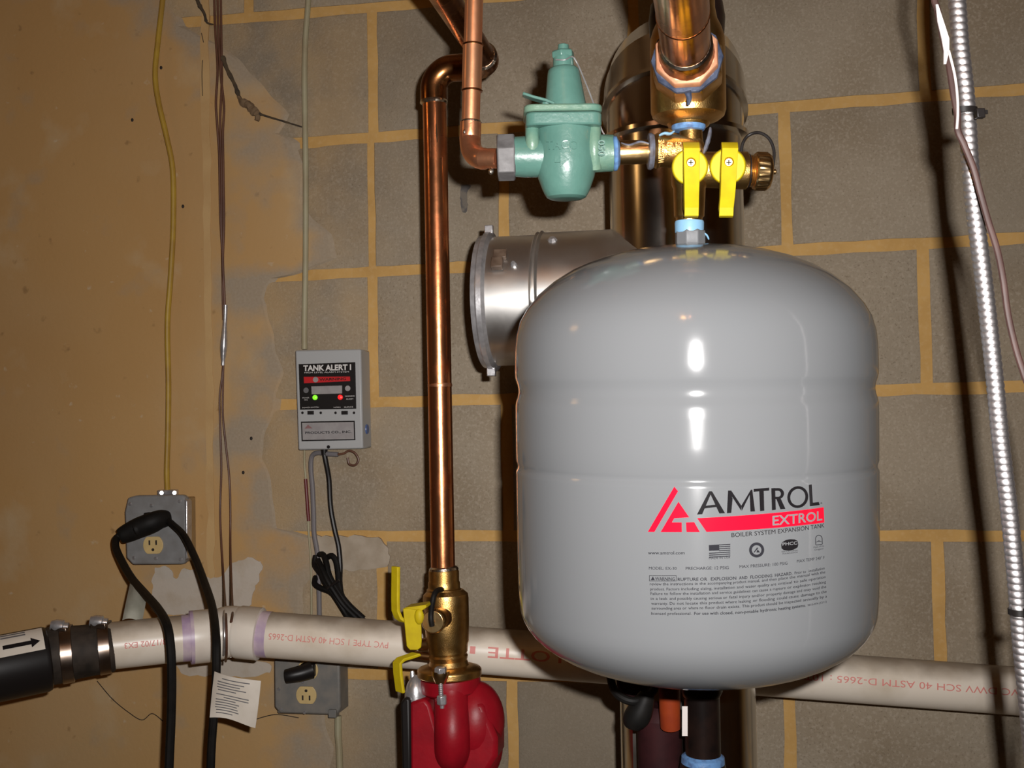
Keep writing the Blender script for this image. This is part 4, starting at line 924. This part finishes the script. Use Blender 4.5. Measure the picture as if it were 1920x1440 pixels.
# ================================================================== OUTLET BOXES AND ALARM
def quad_box(bm, px, d0, d1):
    """front face given by four image points on the plane d1; straight sides back to d0"""
    f_ = [W(x, y, d1) for x, y in px]
    return prism(bm, f_, V((0, d1-d0, 0)))
def receptacle(parent, cx, cy, d, r, flip=False, tilt=0.0):
    c = W(cx, cy, d); s = dep(c)/FPX
    ex = V((math.cos(tilt), 0, math.sin(tilt))); ez = V((-math.sin(tilt), 0, math.cos(tilt)))
    pts = []
    for i in range(28):
        a = 2*math.pi*i/28; pts.append(c + ex*(r*s*math.cos(a)) + ez*(max(-.80, min(.80, math.sin(a)))*r*s))
    o = obj('receptacle', prism(BM(), pts, V((0, -.0022, 0))), IVORY, parent, bev=.0004, smooth=False, label='ivory socket face')
    sg = -1 if flip else 1; bm = BM(); y = -.0024
    for dx in (-.34, .34): hexa(bm, c+ex*(dx*r*s)+ez*(sg*.24*r*s)+V((0, y, 0)), ex*(.075*r*s), V((0, .0004, 0)), ez*(.22*r*s))
    lathe(bm, c-ez*(sg*.42*r*s)+V((0, y-.0004, 0)), c-ez*(sg*.42*r*s)+V((0, y+.0004, 0)), [(0, .14*r*s), (1, .14*r*s)], 12)
    obj('slot', bm, HOLE, o); return o
def screw_on(parent, px, py, d, r, m=STEEL):
    c = W(px, py, d); return obj('screw', lathe(BM(), c+V((0, .001, 0)), c-V((0, .002, 0)), [(0, r), (.6, r), (1, r*.6)], 10), m, parent)
DB = .056
ob = thing('outlet_box', 'grey metal outlet box on the tan wall with a black cord plugged in', 'outlet', W(300, 990, 0))
obj('box', quad_box(BM(), [(238, 936), (344, 934), (345, 1055), (244, 1056)], 0.004, DB-.010), BOXT, ob, bev=.002, label='box sides smeared with tan paint')
cov = obj('cover', quad_box(BM(), [(239, 933), (255, 929), (342, 928), (350, 936), (349, 1050), (343, 1058), (248, 1059), (236, 1046), (233, 960)], DB-.012, DB+.002), BOXG, ob, bev=.003, label='grey raised cover plate')
obj('cover_rim', quad_box(BM(), [(346, 934), (351, 940), (351, 1046), (346, 1052)], DB-.012, DB+.004), STEEL, cov, bev=.001)
receptacle(ob, 288, 1022, DB+.002, 20, tilt=R(1)); receptacle(ob, 287, 978, DB+.002, 20, tilt=R(1))
for x, y in ((244, 945), (284, 948), (337, 940), (292, 1047), (339, 1049), (251, 1046)): screw_on(ob, x, y, DB+.002, .0028)
cn = obj('cable_clamp', hexa(BM(), W(315, 924, .03), WX*.014, WY*.009, WZ*.005), STEEL, ob, bev=.002)
for x in (303, 327): obj('screw', lathe(BM(), W(x, 924, .042), W(x, 924, .046), [(0, .004), (1, .003)], 10), STEEL, cn)
lo = thing('outlet_box', 'dusty grey outlet box half hidden below the white pipe', 'outlet', W(590, 1290, 0))
obj('box', quad_box(BM(), [(516, 1214), (634, 1214), (636, 1338), (520, 1338)], .001, .046), BOXD, lo, bev=.002)
lc = obj('cover', quad_box(BM(), [(513, 1212), (636, 1212), (638, 1330), (630, 1341), (524, 1338), (514, 1326)], .045, .054), BOXD, lo, bev=.003)
receptacle(lo, 575, 1303, .054, 20, flip=True); receptacle(lo, 578, 1256, .054, 20, flip=True)
for x, y in ((571, 1336), (523, 1292), (527, 1330), (568, 1279)): screw_on(lo, x, y, .054, .0025)
obj('cable_clamp', hexa(BM(), W(626, 1336, .05), WX*.006, WY*.008, WZ*.006), BOXD, lo, bev=.001)
pg = thing('power_plug', 'short black plug pushed into the dusty outlet box below the pipe', 'plug', W(575, 1258, .058))
obj('plug_body', tube(BM(), [W(584, 1256, .070), W(566, 1262, .078), W(548, 1266, .084), W(536, 1268, .086)], lambda t: .013-.003*t, 16, 4), BLACKM, pg)
obj('blade_cap', hexa(BM(), W(578, 1256, .063), WX*.010, WY*.0065, WZ*.010), BLACKM, pg, bev=.002)

al = thing('tank_alarm', 'grey alarm box with black faceplate, green and red lights, on the block wall', 'alarm', W(620, 840, 0))
DA = .045
case = obj('case', quad_box(BM(), [(553, 656.5), (676.5, 654.5), (680.5, 841), (559, 844)], .001, DA), ALARMG, al, bev=.0025)
def plate(name, px, d, th, m, parent, **k): return obj(name, prism(BM(), [W(x, y, d) for x, y in px], V((0, -th, 0))), m, parent, smooth=False, **k)
w5 = lambda x, y: (480+x/3.79, 620+y/3.79)
fp = plate('faceplate', [w5(304, 238), w5(706, 224), w5(713, 555), w5(314, 562)], DA, .0006, BLACKM, al, label='black faceplate with white title')
df = DA+.0008
def flat_text(parent, items, d, m, name='lettering', bold=.0):
    bm = BM()
    for s, a, b, hpx, bo_ in items:
        pa, pb = W(*a, d), W(*b, d); up_ = V((-(pb-pa).z, 0, (pb-pa).x)).normalized()
        text_on(bm, s, pa, pb, up_, hpx*dep(pa)/FPX, bo_)
    return obj(name, bm, m, parent, smooth=False)
flat_text(fp, [('TANK ALERT I', w5(336, 286), w5(676, 278), 10, .035), ('HIGH LEVEL ALARM SYSTEM', w5(345, 303), w5(660, 297), 2.6, 0), ('POWER', w5(330, 482), w5(378, 481), 2.2, 0), ('ON', w5(342, 496), w5(366, 496), 2.2, 0), ('WARNING', w5(632, 470), w5(700, 468), 2.2, .01), ('ALARM', w5(640, 490), w5(690, 489), 2.2, .01), ('POWER SWITCH', w5(330, 551), w5(446, 548), 2.2, 0), ('HORN', w5(552, 549), w5(600, 548), 2.2, 0), ('SILENCE', w5(626, 548), w5(690, 546), 2.2, 0)], df, PWHITE)
plate('warning_bar', [w5(340, 328), w5(668, 326), w5(670, 358), w5(342, 374)], DA+.0005, .0004, REDPR, fp, label='red warning bar')
flat_text(fp, [('WARNING', w5(450, 356), w5(640, 350), 4.5, .02)], DA+.0011, BLACKM)
bm = BM(); c = W(*w5(424, 348), DA+.0008); lathe(bm, c, c-V((0, .0004, 0)), [(0, .0042), (1, .0042)], 16); obj('icon', bm, PLATEG, fp)
plate('instruction_panel', [w5(394, 396), w5(612, 390), w5(612, 446), w5(396, 452)], DA+.0005, .0004, PLATEG, fp, label='light grey instruction panel')
for x, y in ((356, 424), (652, 410)):
    c = W(*w5(x, y), DA+.0006); obj('icon', lathe(BM(), c, c-V((0, .0003, 0)), [(0, .0042), (1, .0042)], 14), PLATEG if x > 500 else PRINTGL, fp)
for x, y, m_, nm in ((421, 475, LEDG, 'green light'), (600, 473, LEDR, 'red light')):
    c = W(*w5(x, y), DA+.0006); obj('indicator_light', lathe(BM(), c, c-V((0, .004, 0)), [(0, .0037), (.5, .0037), (.85, .0028), (1, .0012)], 16), m_, al, label=nm)
for x in (330, 460, 565, 696):
    c = W(*w5(x, 584), DA); obj('screw', lathe(BM(), c+V((0, .0005, 0)), c-V((0, .0012, 0)), [(0, .0023), (1, .0016)], 10), BLACKM, al)
for x in (391, 632):
    c = W(*w5(x, 583), DA); obj('switch', hexa(BM(), c-V((0, .001, 0)), WX*.0048, WY*.002, WZ*.0028), BLACKM, al, bev=.0005)
lp_ = plate('maker_plate', [w5(320, 646), w5(702, 640), w5(707, 778), w5(325, 786)], DA, .0005, BLACKM, al, label='grey maker plate framed in black')
plate('plate_field', [w5(328, 655), w5(694, 649), w5(698, 770), w5(333, 777)], DA+.0004, .0004, PLATEG, lp_)
flat_text(lp_, [('PRODUCTS CO., INC.', w5(350, 734), w5(678, 726), 4.2, .02)], DA+.001, PRINTG)
plate('emblem', [w5(345, 696), w5(370, 668), w5(402, 694)], DA+.0007, .0003, mat('faded_red', (0.22, 0.11, 0.11), rough=.5), lp_)
screw_on(al, *w5(515, 826), DA, .0026, BLACKM)
sidex = W(700, 740, 0).x
p = W(*w5(790, 700), .02); fxr = W(678, 805, DA).x
obj('side_plug', lathe(BM(), V((fxr-.001, -.024, p.z)), V((fxr+.003, -.024, p.z)), [(0, .0085), (1, .007)], 14), BLUEP, al, label='blue plug on its side')
obj('cable_gland', lathe(BM(), W(608, 840, .024), W(608, 853, .024), [(0, .0055), (1, .0045)], 12), BLACKM, al)

# ================================================================== CABLES AND CORDS
def cable(name, px, r, m, label, cat='cable', d=None, n=10, k=6, group=None, **kw):
    pts = [W(x, y, dd) for x, y, dd in px]
    o = obj(name, tube(BM(), pts, r, n, k, **kw), m); return tag(o, label, cat, group)
cable('electrical_cable', [(318, -160, .012), (308, -30, .014), (305, 0, .014), (296, 80, .016), (291, 140, .018), (297, 190, .018), (312, 255, .016), (324, 320, .014), (325, 420, .013), (320, 520, .014), (314, 610, .015), (316, 720, .015), (315, 810, .016), (313, 880, .022), (314, 918, .028), (314, 926, .030)], .0043, YCABLE, 'yellow sheathed cable running down the tan wall into the outlet box')
cable('electrical_cable', [(586, -160, .007), (578, 0, .007), (573, 70, .008), (571, 150, .008), (573, 300, .0085), (573, 480, .008), (571, 600, .008), (571, 655, .010)], .0044, WALLCABLE, 'pale painted cable running straight down to the alarm box')
cable('electrical_cable', [(634, 1342, .008), (634, 1380, .008), (637, 1440, .008), (640, 1700, .008)], .0052, WALLCABLE, 'tan painted cable leaving the bottom of the dusty outlet box')
tw = [[(400, -160, .012), (402, 0, .012), (404, 60, .012), (408, 130, .014), (405, 190, .015), (407, 230, .014), (411, 290, .012), (413, 400, .012), (417, 480, .012), (418, 560, .012), (419, 600, .012)],
      [(406, -160, .013), (408, 0, .014), (410, 70, .014), (414, 140, .014), (420, 200, .014), (418, 250, .014), (419, 330, .013), (420, 420, .013), (418, 490, .013), (421, 560, .013), (421, 600, .013)],
      [(412, -160, .011), (414, 0, .011), (415, 70, .011), (416, 150, .011), (413, 220, .012), (414, 270, .012), (416, 340, .012), (416, 430, .012), (417, 500, .011), (419, 560, .012), (420, 600, .012)]]
for pth_, lb_ in zip(tw, ('thin brown wire above the splice sleeve that bows out leftmost', 'thin brown wire above the splice sleeve that bows out rightmost', 'straight thin brown wire between its two bowed neighbours above the splice sleeve')):
    cable('thin_wire', pth_, .0019, BROWNW, lb_, 'wire', group='brown wires above the splice sleeve')
sl = [W(423, 572, .016), W(422, 600, .016), W(420, 640, .017), W(419, 660, .016), W(418, 685, .015)]
tag(obj('splice_sleeve', tube(BM(), sl, lambda t: .0034 if t < .3 else (.0034+.0022*math.sin(math.pi*(t-.3)/.6) if t < .9 else .003), 12, 5), STEEL), 'silver splice sleeve joining thin brown wires on the tan wall', 'connector')
cable('thin_wire', [(419, 676, .014), (416, 710, .014), (412, 745, .014), (413, 800, .014), (415, 880, .014), (413, 970, .016), (419, 1080, .06), (423, 1140, .2), (424, 1160, .285), (425, 1195, .305), (425, 1225, .29), (423, 1240, .26)], .0016, BROWNW, 'thin brown wire left of the pair below the splice sleeve, tied round the pipe', 'wire')
cable('thin_wire', [(419, 676, .015), (418, 730, .014), (418, 780, .014), (423, 830, .014), (430, 895, .014), (432, 960, .015), (432, 1020, .03), (434, 1090, .1), (436, 1140, .2), (436, 1152, .27), (434, 1165, .295)], .0016, BROWNW, 'thin brown wire right of the pair below the splice sleeve', 'wire')
cable('thin_wire', [(421, 1140, .2), (420, 1155, .285), (421, 1195, .308), (420, 1228, .29)], .0013, STEEL, 'bare steel tie wire looped over the white pipe coupling', 'wire')
# wires under the alarm
cable('thin_wire', [(571, 843, .012), (571, 870, .01), (574, 905, .009), (577, 960, .009), (579, 1000, .009), (583, 1060, .009), (584, 1150, .009), (584, 1230, .009)], .0016, WALLCABLE, 'thin pale wire below the alarm box beside the grey cable', 'wire')
cable('thin_wire', [(573, 898, .012), (575, 925, .013), (577, 955, .013), (579, 977, .012)], .0026, DREDW, 'short dark red wire end hanging below the alarm box', 'wire')
cable('sensor_cable', [(634, 852, .025), (615, 851, .024), (596, 849, .02), (585, 856, .016), (583, 880, .014), (586, 915, .013), (588, 963, .013), (589, 1000, .013), (594, 1030, .014), (597, 1060, .013), (598, 1100, .013), (599, 1160, .013), (600, 1240, .012)], .0038, GREYW, 'grey cable bending out under the alarm box and down the wall', 'cable')
cable('thin_wire', [(634, 852, .03), (645, 850, .03), (655, 845, .03), (666, 850, .03), (672, 862, .03), (666, 872, .03), (655, 870, .03), (652, 858, .03)], .0017, BROWNW, 'small dark wire loop under the right corner of the alarm box', 'wire')
pc = thing('power_cable', 'black power cord of the alarm gathered in a bundle above the white pipe', 'cord', W(608, 850, .024))
def cordpart(name, px, r, parent, m=BLACKM): return obj(name, tube(BM(), [W(x, y, d) for x, y, d in px], r, 10, 6), m, parent)
cordpart('lead', [(608, 850, .024), (612, 870, .022), (617, 900, .018), (620, 950, .016), (627, 990, .016), (635, 1025, .018), (638, 1060, .02), (638, 1095, .022), (645, 1130, .025), (665, 1155, .03), (690, 1170, .03)], .0038, pc)
for px in ([(592, 1042, .014), (590, 1058, .02), (597, 1070, .03), (612, 1090, .034), (630, 1118, .036), (650, 1145, .036), (672, 1165, .034)],
           [(598, 1040, .014), (606, 1040, .024), (612, 1055, .034), (618, 1080, .040), (634, 1108, .042), (655, 1135, .042), (682, 1160, .038)],
           [(592, 1082, .014), (590, 1094, .024), (600, 1102, .03), (620, 1110, .034), (638, 1130, .036), (655, 1155, .034), (668, 1172, .03)],
           [(612, 1046, .02), (622, 1042, .028), (630, 1052, .03), (634, 1075, .03), (636, 1100, .034), (646, 1128, .034), (660, 1150, .034), (690, 1168, .03)],
           [(600, 1068, .03), (606, 1086, .038), (618, 1104, .044), (632, 1124, .046), (648, 1150, .044), (660, 1170, .036)],
           [(596, 1050, .03), (604, 1066, .04), (613, 1086, .046), (626, 1108, .048), (644, 1134, .046), (668, 1158, .04)]):
    cordpart('coil', px, .0044, pc, BLACK)
obj('tie', tube(BM(), [W(614, 1104, .05), W(624, 1096, .05), W(636, 1088, .05)], .0024, 8, 4), BLACKM, pc)

pl = thing('power_cable', 'thick black cord looping from the upper outlet in front of the white pipe', 'cord', W(270, 985, .06))
obj('plug', tube(BM(), [W(316, 972, .07), W(300, 974, .082), (W(283, 981, .09)), W(262, 989, .095), W(240, 999, .10), W(224, 1006, .105)], lambda t: .0085+.0045*math.sin(math.pi*min(1, max(.0, t*1.0)))**.7, 16, 5, flat=1.25), BLACK, pl)
obj('plug_face', hexa(BM(), W(287, 973, .063), WX*.012, WY*.008, WZ*.010), BLACK, pl, bev=.002)
obj('plug_rib', lathe(BM(), W(262, 989, .095), W(252, 993.5, .0975), [(0, .0125), (.3, .0138), (.7, .0138), (1, .012)], 16), BLACK, pl)
cordpart('cord', [(228, 1003, .105), (218, 1010, .11), (217, 1026, .125), (226, 1048, .15), (246, 1083, .20), (270, 1111, .26), (296, 1141, .32), (313, 1172, .37), (320, 1215, .385), (322, 1270, .385), (321, 1340, .38), (317, 1440, .38), (312, 1600, .38), (310, 1900, .38)], .0056, pl, BLACK)
cordpart('cord', [(308, 971, .075), (325, 985, .085), (345, 1005, .11), (366, 1047, .15), (384, 1094, .21), (398, 1138, .28), (405, 1190, .345), (406, 1235, .36), (405, 1275, .36), (401, 1340, .36), (395, 1440, .36), (390, 1700, .36), (388, 1900, .36)], .0054, pl, BLACK)
def papertag(name, px, d0, m, label, bend=.006, lines=None):
    t = None; pts = [W(x, y, d) for x, y, d in px]
    a, b, c, d_ = pts; bm = BM(); n = 8; g = []
    for i in range(n+1):
        row = []
        for j in range(n+1):
            u, v = i/n, j/n; p = a.lerp(b, u).lerp(d_.lerp(c, u), v); p = p + V((0, -bend*math.sin(u*math.pi*1.2+v*1.3), bend*.5*math.sin(u*5)*v)); row.append(bm.verts.new(p))
        g.append(row)
    for i in range(n):
        for j in range(n): bm.faces.new((g[i][j], g[i+1][j], g[i+1][j+1], g[i][j+1]))
    r = bmesh.ops.extrude_face_region(bm, geom=bm.faces[:]); bmesh.ops.translate(bm, verts=[x for x in r['geom'] if isinstance(x, bmesh.types.BMVert)], vec=V((0, .0006, 0)))
    root = tag(obj(name, bm, m), label, 'tag')
    if lines:
        bm = BM()
        for (u0, u1, v) in lines:
            row = []
            for i in range(7):
                u = u0+(u1-u0)*i/6
                for dv in (0, .022):
                    p = a.lerp(b, u).lerp(d_.lerp(c, u), v+dv); p = p + V((0, -bend*math.sin(u*math.pi*1.2+(v+dv)*1.3)-.0006, bend*.5*math.sin(u*5)*(v+dv))); row.append(bm.verts.new(p))
            for i in range(6): bm.faces.new((row[2*i], row[2*i+2], row[2*i+3], row[2*i+1]))
        obj('print_line', bm, PRINTGL, root)
    return root
papertag('cord_tag', [(402, 1259, .372), (487, 1278, .39), (475, 1363, .39), (397, 1343, .372)], 0, PAPER, 'white printed paper tag hanging on the right black cord', .006,
         [(.22, .80, .08), (.12, .70, .16), (.12, .62, .22), (.12, .74, .28), (.15, .55, .34), (.12, .80, .44), (.3, .8, .50), (.12, .55, .56), (.12, .62, .62), (.12, .58, .68), (.12, .60, .74), (.15, .62, .80), (.15, .50, .87)])
papertag('cord_tag', [(246, 1084, .21), (274, 1112, .265), (264, 1162, .25), (232, 1162, .24)], 0, PAPERG, 'grey cloth tag folded over the left black cord', .004)

# ================================================================== FLEXIBLE CONDUIT, LAMP WIRE, TIES
fcn = thing('flexible_conduit', 'ribbed steel flexible conduit hanging down the right side', 'conduit', P(1850, 560, .72))
cpts = [(1786, -200), (1793, -30), (1796, 20), (1801, 90), (1810, 170), (1815, 240), (1820, 320), (1828, 400), (1838, 475), (1848, 555), (1857, 635), (1865, 710), (1871, 775), (1877, 835), (1885, 900), (1893, 965), (1900, 1035), (1907, 1110), (1915, 1210), (1924, 1295), (1938, 1440), (1960, 1700)]
c0 = P(1786, -200, .72)
ctr = spline([V((c0.x-.02, c0.y, CEIL)), V((c0.x-.012, c0.y, (c0.z+CEIL)/2))] + [P(x, y, .72) for x, y in cpts], 60)
# even arclength resample
acc = [0]
for a, b in zip(ctr[:-1], ctr[1:]): acc.append(acc[-1]+(b-a).length)
tot = acc[-1]; pitch = 13.2*.72/FPX; ns = int(tot/pitch*7); j = 0; res_ = []
for i in range(ns+1):
    s = tot*i/ns
    while j < len(acc)-2 and acc[j+1] < s: j += 1
    res_.append((ctr[j].lerp(ctr[j+1], (s-acc[j])/max(acc[j+1]-acc[j], 1e-9)), s))
bm = BM(); prev = None; x = None
for i, (p, s) in enumerate(res_):
    t = (res_[min(i+1, ns)][0]-res_[max(i-1, 0)][0]).normalized()
    if x is None: x, y = ortho(t)
    else: x = (x-t*x.dot(t)).normalized(); y = t.cross(x)
    rg = []
    for k in range(20):
        a = 2*math.pi*k/20; phs = (s/pitch + k/20) % 1.0
        rr = (14.0 + 2.4*math.sqrt(max(0, 1-(2*phs-1)**2)))*.72/FPX
        rg.append(bm.verts.new(p + x*(rr*math.cos(a)) + y*(rr*math.sin(a))))
    if prev: bridge(bm, prev, rg)
    prev = rg
obj('armour', bm, ALUCON, fcn)
lw = [(1742, -200, .705), (1750, -20, .705), (1758, 20, .704), (1770, 80, .703), (1779, 120, .70), (1788, 178, .698), (1795, 215, .697), (1796, 245, .696), (1808, 272, .696), (1825, 315, .697), (1838, 362, .698), (1853, 415, .70), (1870, 470, .702), (1881, 525, .704), (1890, 590, .704), (1905, 655, .702), (1921, 705, .70), (1945, 780, .70), (1960, 1000, .70), (1965, 1700, .70)]
lw0 = P(*lw[0])
tag(obj('lamp_wire', tube(BM(), [V((lw0.x-.03, lw0.y, CEIL)), V((lw0.x-.02, lw0.y, (lw0.z+CEIL)/2))] + [P(*q_) for q_ in lw], .0016, 10, 6, flat=1.3), LAMPW), 'brown two-strand wire tied along the ribbed conduit', 'wire')
tag(obj('thin_wire', tube(BM(), [P(1779, 95, .696), P(1790, 140, .695), P(1795, 180, .694), P(1796, 212, .694), P(1794, 242, .694)], .0008, 8, 6), WHITETAPE), 'thin white strand under the cable tie on the conduit', 'wire')
bm = BM(); tp_ = [(1757, 8, 3), (1764, 40, 8), (1773, 72, 10), (1775, 95, 7), (1772, 120, 3)]
prev = None
for x_, y_, w_ in tp_:
    c = P(x_, y_, .698); s_ = .7/FPX
    rg = [bm.verts.new(c-CR*w_*s_*.7), bm.verts.new(c+CR*w_*s_*.7), bm.verts.new(c+CR*w_*s_*.7+CF*.001), bm.verts.new(c-CR*w_*s_*.7+CF*.001)]
    if prev: bridge(bm, prev, rg)
    else: bm.faces.new(list(reversed(rg)))
    prev = rg
bm.faces.new(prev)
tag(obj('tape_scrap', bm, WHITETAPE), 'torn white tape scrap stuck on the brown wire beside the conduit', 'tape')
def cable_tie(cx, cy, hw, head, label):
    c = P(cx, cy, .712); s_ = .7/FPX; t = thing('cable_tie', label, 'cable tie', c)
    axd = (CU+CR*-.06).normalized(); ring_ = []
    bm = BM(); o_, i_ = [], []
    for k in range(28):
        a = 2*math.pi*k/28; v = CR*(hw*s_*math.cos(a)) - CF*((19.5*s_)*math.sin(a))
        o_.append(c+v*1.06); i_.append(c+v*.97)
    wv = axd*(5.5*s_)
    r1 = [bm.verts.new(p+wv) for p in o_]; r2 = [bm.verts.new(p-wv) for p in o_]; r3 = [bm.verts.new(p-wv) for p in i_]; r4 = [bm.verts.new(p+wv) for p in i_]
    bridge(bm, r1, r2); bridge(bm, r2, r3); bridge(bm, r3, r4); bridge(bm, r4, r1)
    obj('loop', bm, BLACKM, t)
    hc = P(*head, .702)
    bm = BM(); hexa(bm, hc, CR*8*s_, axd*9*s_, CF*.0025); obj('head', bm, BLACKM, t, bev=.0006)
    obj('tail', hexa(BM(), hc+CR*10*s_+axd*3*s_, CR*5*s_, axd*4*s_, CF*.0008), BLACKM, t, bev=.0003)
cable_tie(1809, 208, 22, (1837, 213), 'black cable tie round conduit and brown wire near the top')
cable_tie(1911, 1147, 19, (1930, 1150), 'black cable tie round the conduit near the white pipe')

# ================================================================== BELOW THE TANK
ip = thing('iron_pipe', 'black iron pipe below the grey tank with blue sealant at its lower joint', 'pipe', V((P(1318, 1420, 1.12).x, P(1318, 1420, 1.12).y, FLOOR)))
k12 = 1.12/FPX; q12 = lambda x, y: P(x, y, 1.12)
b12 = q12(1319, 1440)
obj('tube', tube(BM(), [V((b12.x, b12.y, FLOOR)), b12, q12(1316, 1300), q12(1313, 1210)], 33*k12, 28, 0), IRON, ip)
obj('sealant', lathe(BM(), q12(1318, 1436), q12(1318, 1414), [(0, 36*k12), (.3, 41*k12), (.8, 40*k12), (1, 34*k12)], 28), BLUE, ip, label='blue thread sealant ring')
obj('coupling', lathe(BM(), q12(1319, 1560), q12(1318, 1430), [(0, 42*k12), (.9, 44*k12), (1, 41*k12)], 28), IRON, ip)
obj('collar', lathe(BM(), q12(1315.5, 1306), q12(1315, 1280), [(0, 34*k12), (.4, 39*k12), (1, 39*k12)], 28), IRON, ip)
mp_ = thing('iron_pipe', 'dull maroon iron pipe left of the black pipe below the tank', 'pipe', V((P(1236, 1420, 1.2).x, P(1236, 1420, 1.2).y, FLOOR)))
q13 = lambda x, y: P(x, y, 1.2); k13 = 1.2/FPX; b13 = q13(1238, 1440)
obj('tube', tube(BM(), [V((b13.x, b13.y, FLOOR)), b13, q13(1236, 1345)], 42*k13, 28, 0), MAROON, mp_)
obj('reducer', lathe(BM(), q13(1236, 1350), q13(1237, 1322), [(0, 42*k13), (.4, 40*k13), (1, 26*k13)], 28), MAROON, mp_)
op = thing('orange_pipe', 'short orange-red pipe end between strap and black pipe under the tank', 'pipe', P(1256, 1350, 1.15))
obj('tube', tube(BM(), [P(1258, 1362, 1.16), P(1256, 1330, 1.155), P(1254, 1215, 1.15)], 20*1.15/FPX, 24, 0), ORANGEP, op)
st = thing('pipe_strap', 'black rubber strap looped in a U below the tank', 'strap', P(1190, 1315, 1.14))
obj('loop', tube(BM(), [P(1142, 1250, 1.15), P(1148, 1285, 1.14), P(1160, 1304, 1.13), P(1185, 1315, 1.125), P(1210, 1308, 1.13), P(1226, 1292, 1.14), P(1232, 1250, 1.15)], .0042, 10, 6), BLACK, st)
obj('clip', tube(BM(), [P(1214, 1300, 1.128), P(1202, 1330, 1.13), P(1190, 1352, 1.132), P(1186, 1366, 1.132)], lambda t: .007+.006*math.sin(math.pi*t), 12, 5), BLACK, st)
wp = thing('pipe_end', 'dark maroon round pipe end seen inside the black strap', 'pipe', P(1188, 1290, 1.17))
obj('tube', lathe(BM(), P(1188, 1277, 1.16), P(1188, 1277, 1.25), [(0, 28*1.16/FPX), (.03, 32*1.16/FPX), (1, 32*1.16/FPX)], 28), MAROON, wp)
tag(obj('paper_slip', hexa(BM(), P(1284, 1352, 1.082), CR*.0026, CU*.014, CF*.0004), WHITETAPE), 'narrow white paper slip against the black iron pipe', 'tag')

# ================================================================== COBWEBS
def web(pts, r, label):
    o = obj('cobweb', tube(BM(), [W(x, y, d) for x, y, d in pts], lambda t: r*(.55+.6*abs(noise.noise(V((t*14, r*999, 0)))))*(1.15-t*.8), 7, 8), WEB); o['kind'] = 'stuff'
    return tag(o, label, 'cobweb')
web([(362, -30, .01), (372, 5, .012), (383, 25, .012), (388, 42, .012), (400, 46, .012)], .0050, 'black sooty cobweb clump at the top left of the wires')
web([(417, 105, .012), (425, 128, .008), (440, 158, .007), (449, 182, .006), (460, 195, .006), (478, 210, .006), (500, 218, .006), (530, 227, .006), (566, 238, .008)], .0050, 'long sooty cobweb strand between brown wires and painted cable')
for x, y, r in ((452, 187, .006), (468, 202, .007), (479, 214, .008), (482, 222, .006)):
    pass
bm = BM()
mp0 = [W(x, y, .006) for x, y in ((447, 180), (453, 190), (461, 194), (468, 199), (474, 207), (480, 211), (483, 217), (481, 226))]
tube(bm, mp0, lambda t: .0028+.0042*abs(noise.noise(V((t*7.3, 2.2, 0))))+.0035*math.sin(math.pi*t), 10, 5)
for v in bm.verts: v.co += noise.noise_vector(v.co*160)*.002
tag(obj('mud_nest', bm, MUDWASP), 'small brown mud daub stuck in the cobweb on the wall', 'dirt')
